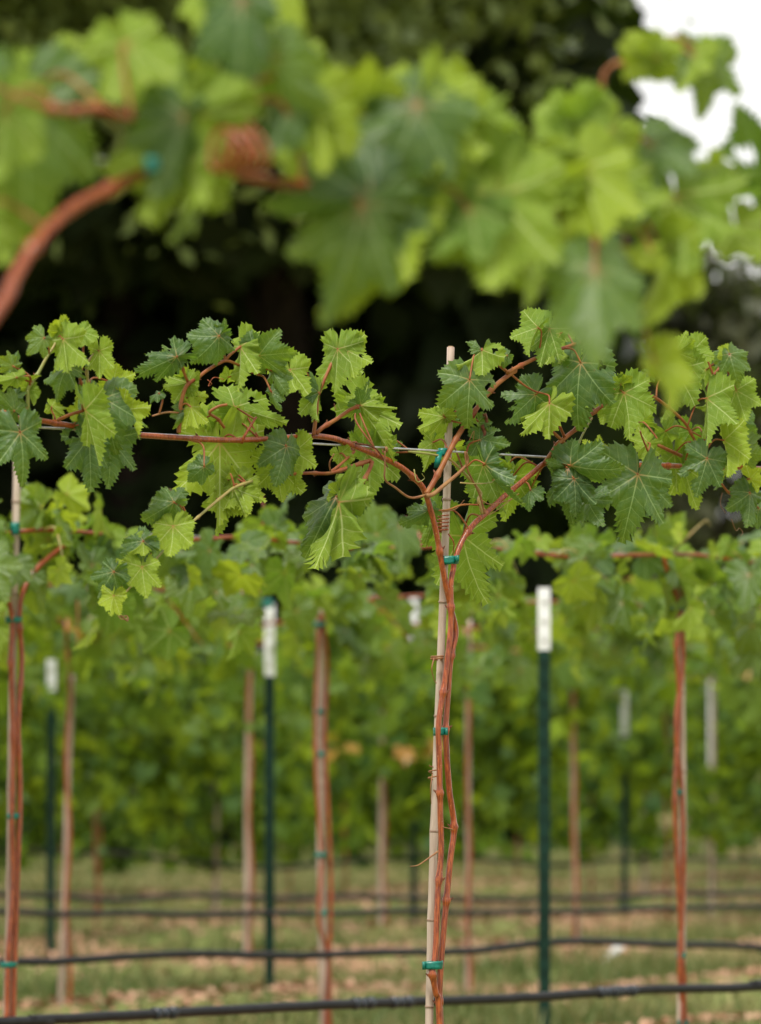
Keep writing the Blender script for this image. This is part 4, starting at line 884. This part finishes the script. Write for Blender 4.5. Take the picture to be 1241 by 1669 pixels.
# rows further back: foliage of each vine is a mass at this blur
lowV = [leaf_shape(seed=950+k, deep=.5, teeth=False, rings=3, fold=[10, 30][k % 2], bend=.5, wave=1, sidebend=.3) for k in range(4)]
def leaf_mass(name, parent, poses, hue, seed, m='far_leaf'):
    r = np.random.default_rng(seed); Vs = []; Fs3 = []; Fs4 = []; T = []; base = 0
    for k in range(4):
        V, F, _ = lowV[k]; sel = poses[k::4]
        if not sel: continue
        A = np.array([[list(row) for row in m_] for m_ in sel]); Rm = A[:, :3, :3]; t = A[:, :3, 3]
        W = np.einsum('nij,vj->nvi', Rm, V)+t[:, None, :]; n = len(sel)
        f3 = np.array([f for f in F if len(f) == 3]); f4 = np.array([f for f in F if len(f) == 4])
        offs = base+np.arange(n)*len(V)
        Fs3.append((f3[None]+offs[:, None, None]).reshape(-1, 3))
        if len(f4): Fs3.append((f4[None][:, :, [0, 1, 2]]+offs[:, None, None]).reshape(-1, 3)); Fs3.append((f4[None][:, :, [0, 2, 3]]+offs[:, None, None]).reshape(-1, 3))
        Vs.append(W.reshape(-1, 3)); T.append(np.repeat(r.random(n), len(V))); base += n*len(V)
    o = soup(name, np.concatenate(Vs), np.concatenate(Fs3), M[m], np.concatenate(T), parent); o.color = (hue, 0, 0, 1); o['kind'] = 'stuff'; return o
def far_vine(row, px, label, x0, x1, n, up, down, hue, seed, trunk=True, dark=None, spread=.13, strands=0, autumn=None):
    rr = random.Random(seed); base = col(px, row, 0); t = thing('grapevine', base, label, 'grapevine', 'grapevines in the rows behind')
    a, b = col(x0, row, WIRE), col(x1, row, WIRE)
    tube_obj('arm', [a.lerp(b, i/20)+Vector((0, 0, .008*math.sin(i*1.3+seed))) for i in range(21)], .006, .005, M['cane'], t, sides=6)
    if trunk:
        b0 = col(px+4, row, -.1); top = col(px, row, WIRE)
        tube_obj('trunk', [b0.lerp(top, i/24)+Vector((.006*math.sin(i*.8+seed), -.008, 0)) for i in range(25)], .0075, .006, M['cane'], t, sides=7)
    poses = []; young = []
    st = [(rr.random(), rr.gauss(0, spread*.8), rr.uniform(.5, 1.)) for _ in range(max(strands, 1))]
    for k in range(n):
        if strands and rr.random() < .86:
            f, o_, l = rr.choice(st); u = rr.random(); J = a.lerp(b, f)+RD*rr.gauss(0, .05)+RN*(o_+rr.gauss(0, .04))+Vector((0, 0, up*.5-(down*l+up)*u))
        else:
            u = rr.random(); dz = up*rr.random() if u < .3 else -down*rr.random()**1.2
            J = a.lerp(b, rr.random())+RN*rr.gauss(0, spread)+Vector((0, 0, dz))
        if in_gap(J-Vector((0, 0, .02)), 10, row): continue
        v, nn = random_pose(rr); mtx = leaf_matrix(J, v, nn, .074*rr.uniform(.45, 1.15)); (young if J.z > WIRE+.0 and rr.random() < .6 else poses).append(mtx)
    leaf_mass('foliage', t, poses, hue, seed)
    if autumn:
        ap = []
        for (x, y, c) in autumn:
            for _ in range(c):
                J = at(x+rr.gauss(0, 26), y+rr.gauss(0, 9), row, spread+.05); v, nn = random_pose(rr); ap.append(leaf_matrix(J, v, nn, .075*rr.uniform(.6, 1.1)))
        leaf_mass('yellowing_foliage', t, ap, .5, seed+2, 'autumn_leaf')
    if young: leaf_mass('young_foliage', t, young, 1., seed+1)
    return t
far_vine(4, 110, 'blurred grapevine left, beside the leftmost green post', -240, 430, 300, .10, .24, .5, 61, autumn=[(165, 1018, 14)])
far_vine(4, 762, 'blurred grapevine just right of the sharp central vine', 430, 1080, 300, .10, .24, .5, 62)
far_vine(4, 1400, 'grapevine of the third row back, rooted past the right edge', 1080, 1800, 300, .10, .24, .5, 63)
far_vine(5, 407, 'blurred grapevine left of the white tipped post at left centre', 140, 670, 400, .10, .34, .5, 64, strands=6)
far_vine(5, 935, 'blurred grapevine right of the tallest white tipped post', 670, 1200, 400, .10, .34, .5, 65, strands=6)
far_vine(5, -120, 'grapevine of the fourth row back, rooted past the left edge', -420, 140, 380, .10, .40, .5, 66, strands=6)
far_vine(5, 1460, 'grapevine of the fourth row back, rooted past the right edge', 1200, 1750, 380, .10, .40, .5, 67, strands=6)
k = 70
far_lab = 'blurred bushy grapevine in the far rows with leaves hanging near the ground'
for row, xs_, n, dn, hu in ((6, (-300, 155, 625, 1085, 1560), 900, .80, .50), (7, (-230, 160, 560, 960, 1380), 1300, 1.0, .38), (8, (-260, 100, 470, 840, 1210, 1560), 1500, 1.05, .22)):
    for i, x in enumerate(xs_):
        hw = (xs_[1]-xs_[0])/2+5
        far_vine(row, x, far_lab, x-hw, x+hw, int(n*1.35), .10, dn, hu, k, strands=14, spread=.2, autumn={(6, 625): [(500, 1225, 5), (690, 1225, 6), (560, 1218, 3)], (6, 1085): [(860, 1110, 5), (1190, 1085, 5)], (6, 155): [(300, 1070, 8)]}.get((row, x))); k += 2

# a pale strip of dry leaf sheath on the ground
p = ground_at(1000, 1580); mb = MB(); path = [p+Vector((-.055+.11*f, .0, .01+.11*f+.012*math.sin(5*f))) for f in [i/12 for i in range(13)]]
V = []; F = []
for i, q in enumerate(path):
    w_ = .022*math.sin(math.pi*(i+.6)/13.2)
    for s_ in (-1, 0, 1): V.append(q+Vector((.3*s_*w_, -.006*abs(s_), s_*w_)))
for i in range(12):
    for c in (0, 1): a = i*3+c; F.append((a, a+1, a+4, a+3))
o = link('dry_leaf_sheath', mesh('dry_leaf_sheath', V, F, M['white'])); o.modifiers.new('thickness', 'SOLIDIFY').thickness = .002
tag(o, 'pale curled dry sheath lying on the mulch at lower right', 'litter')
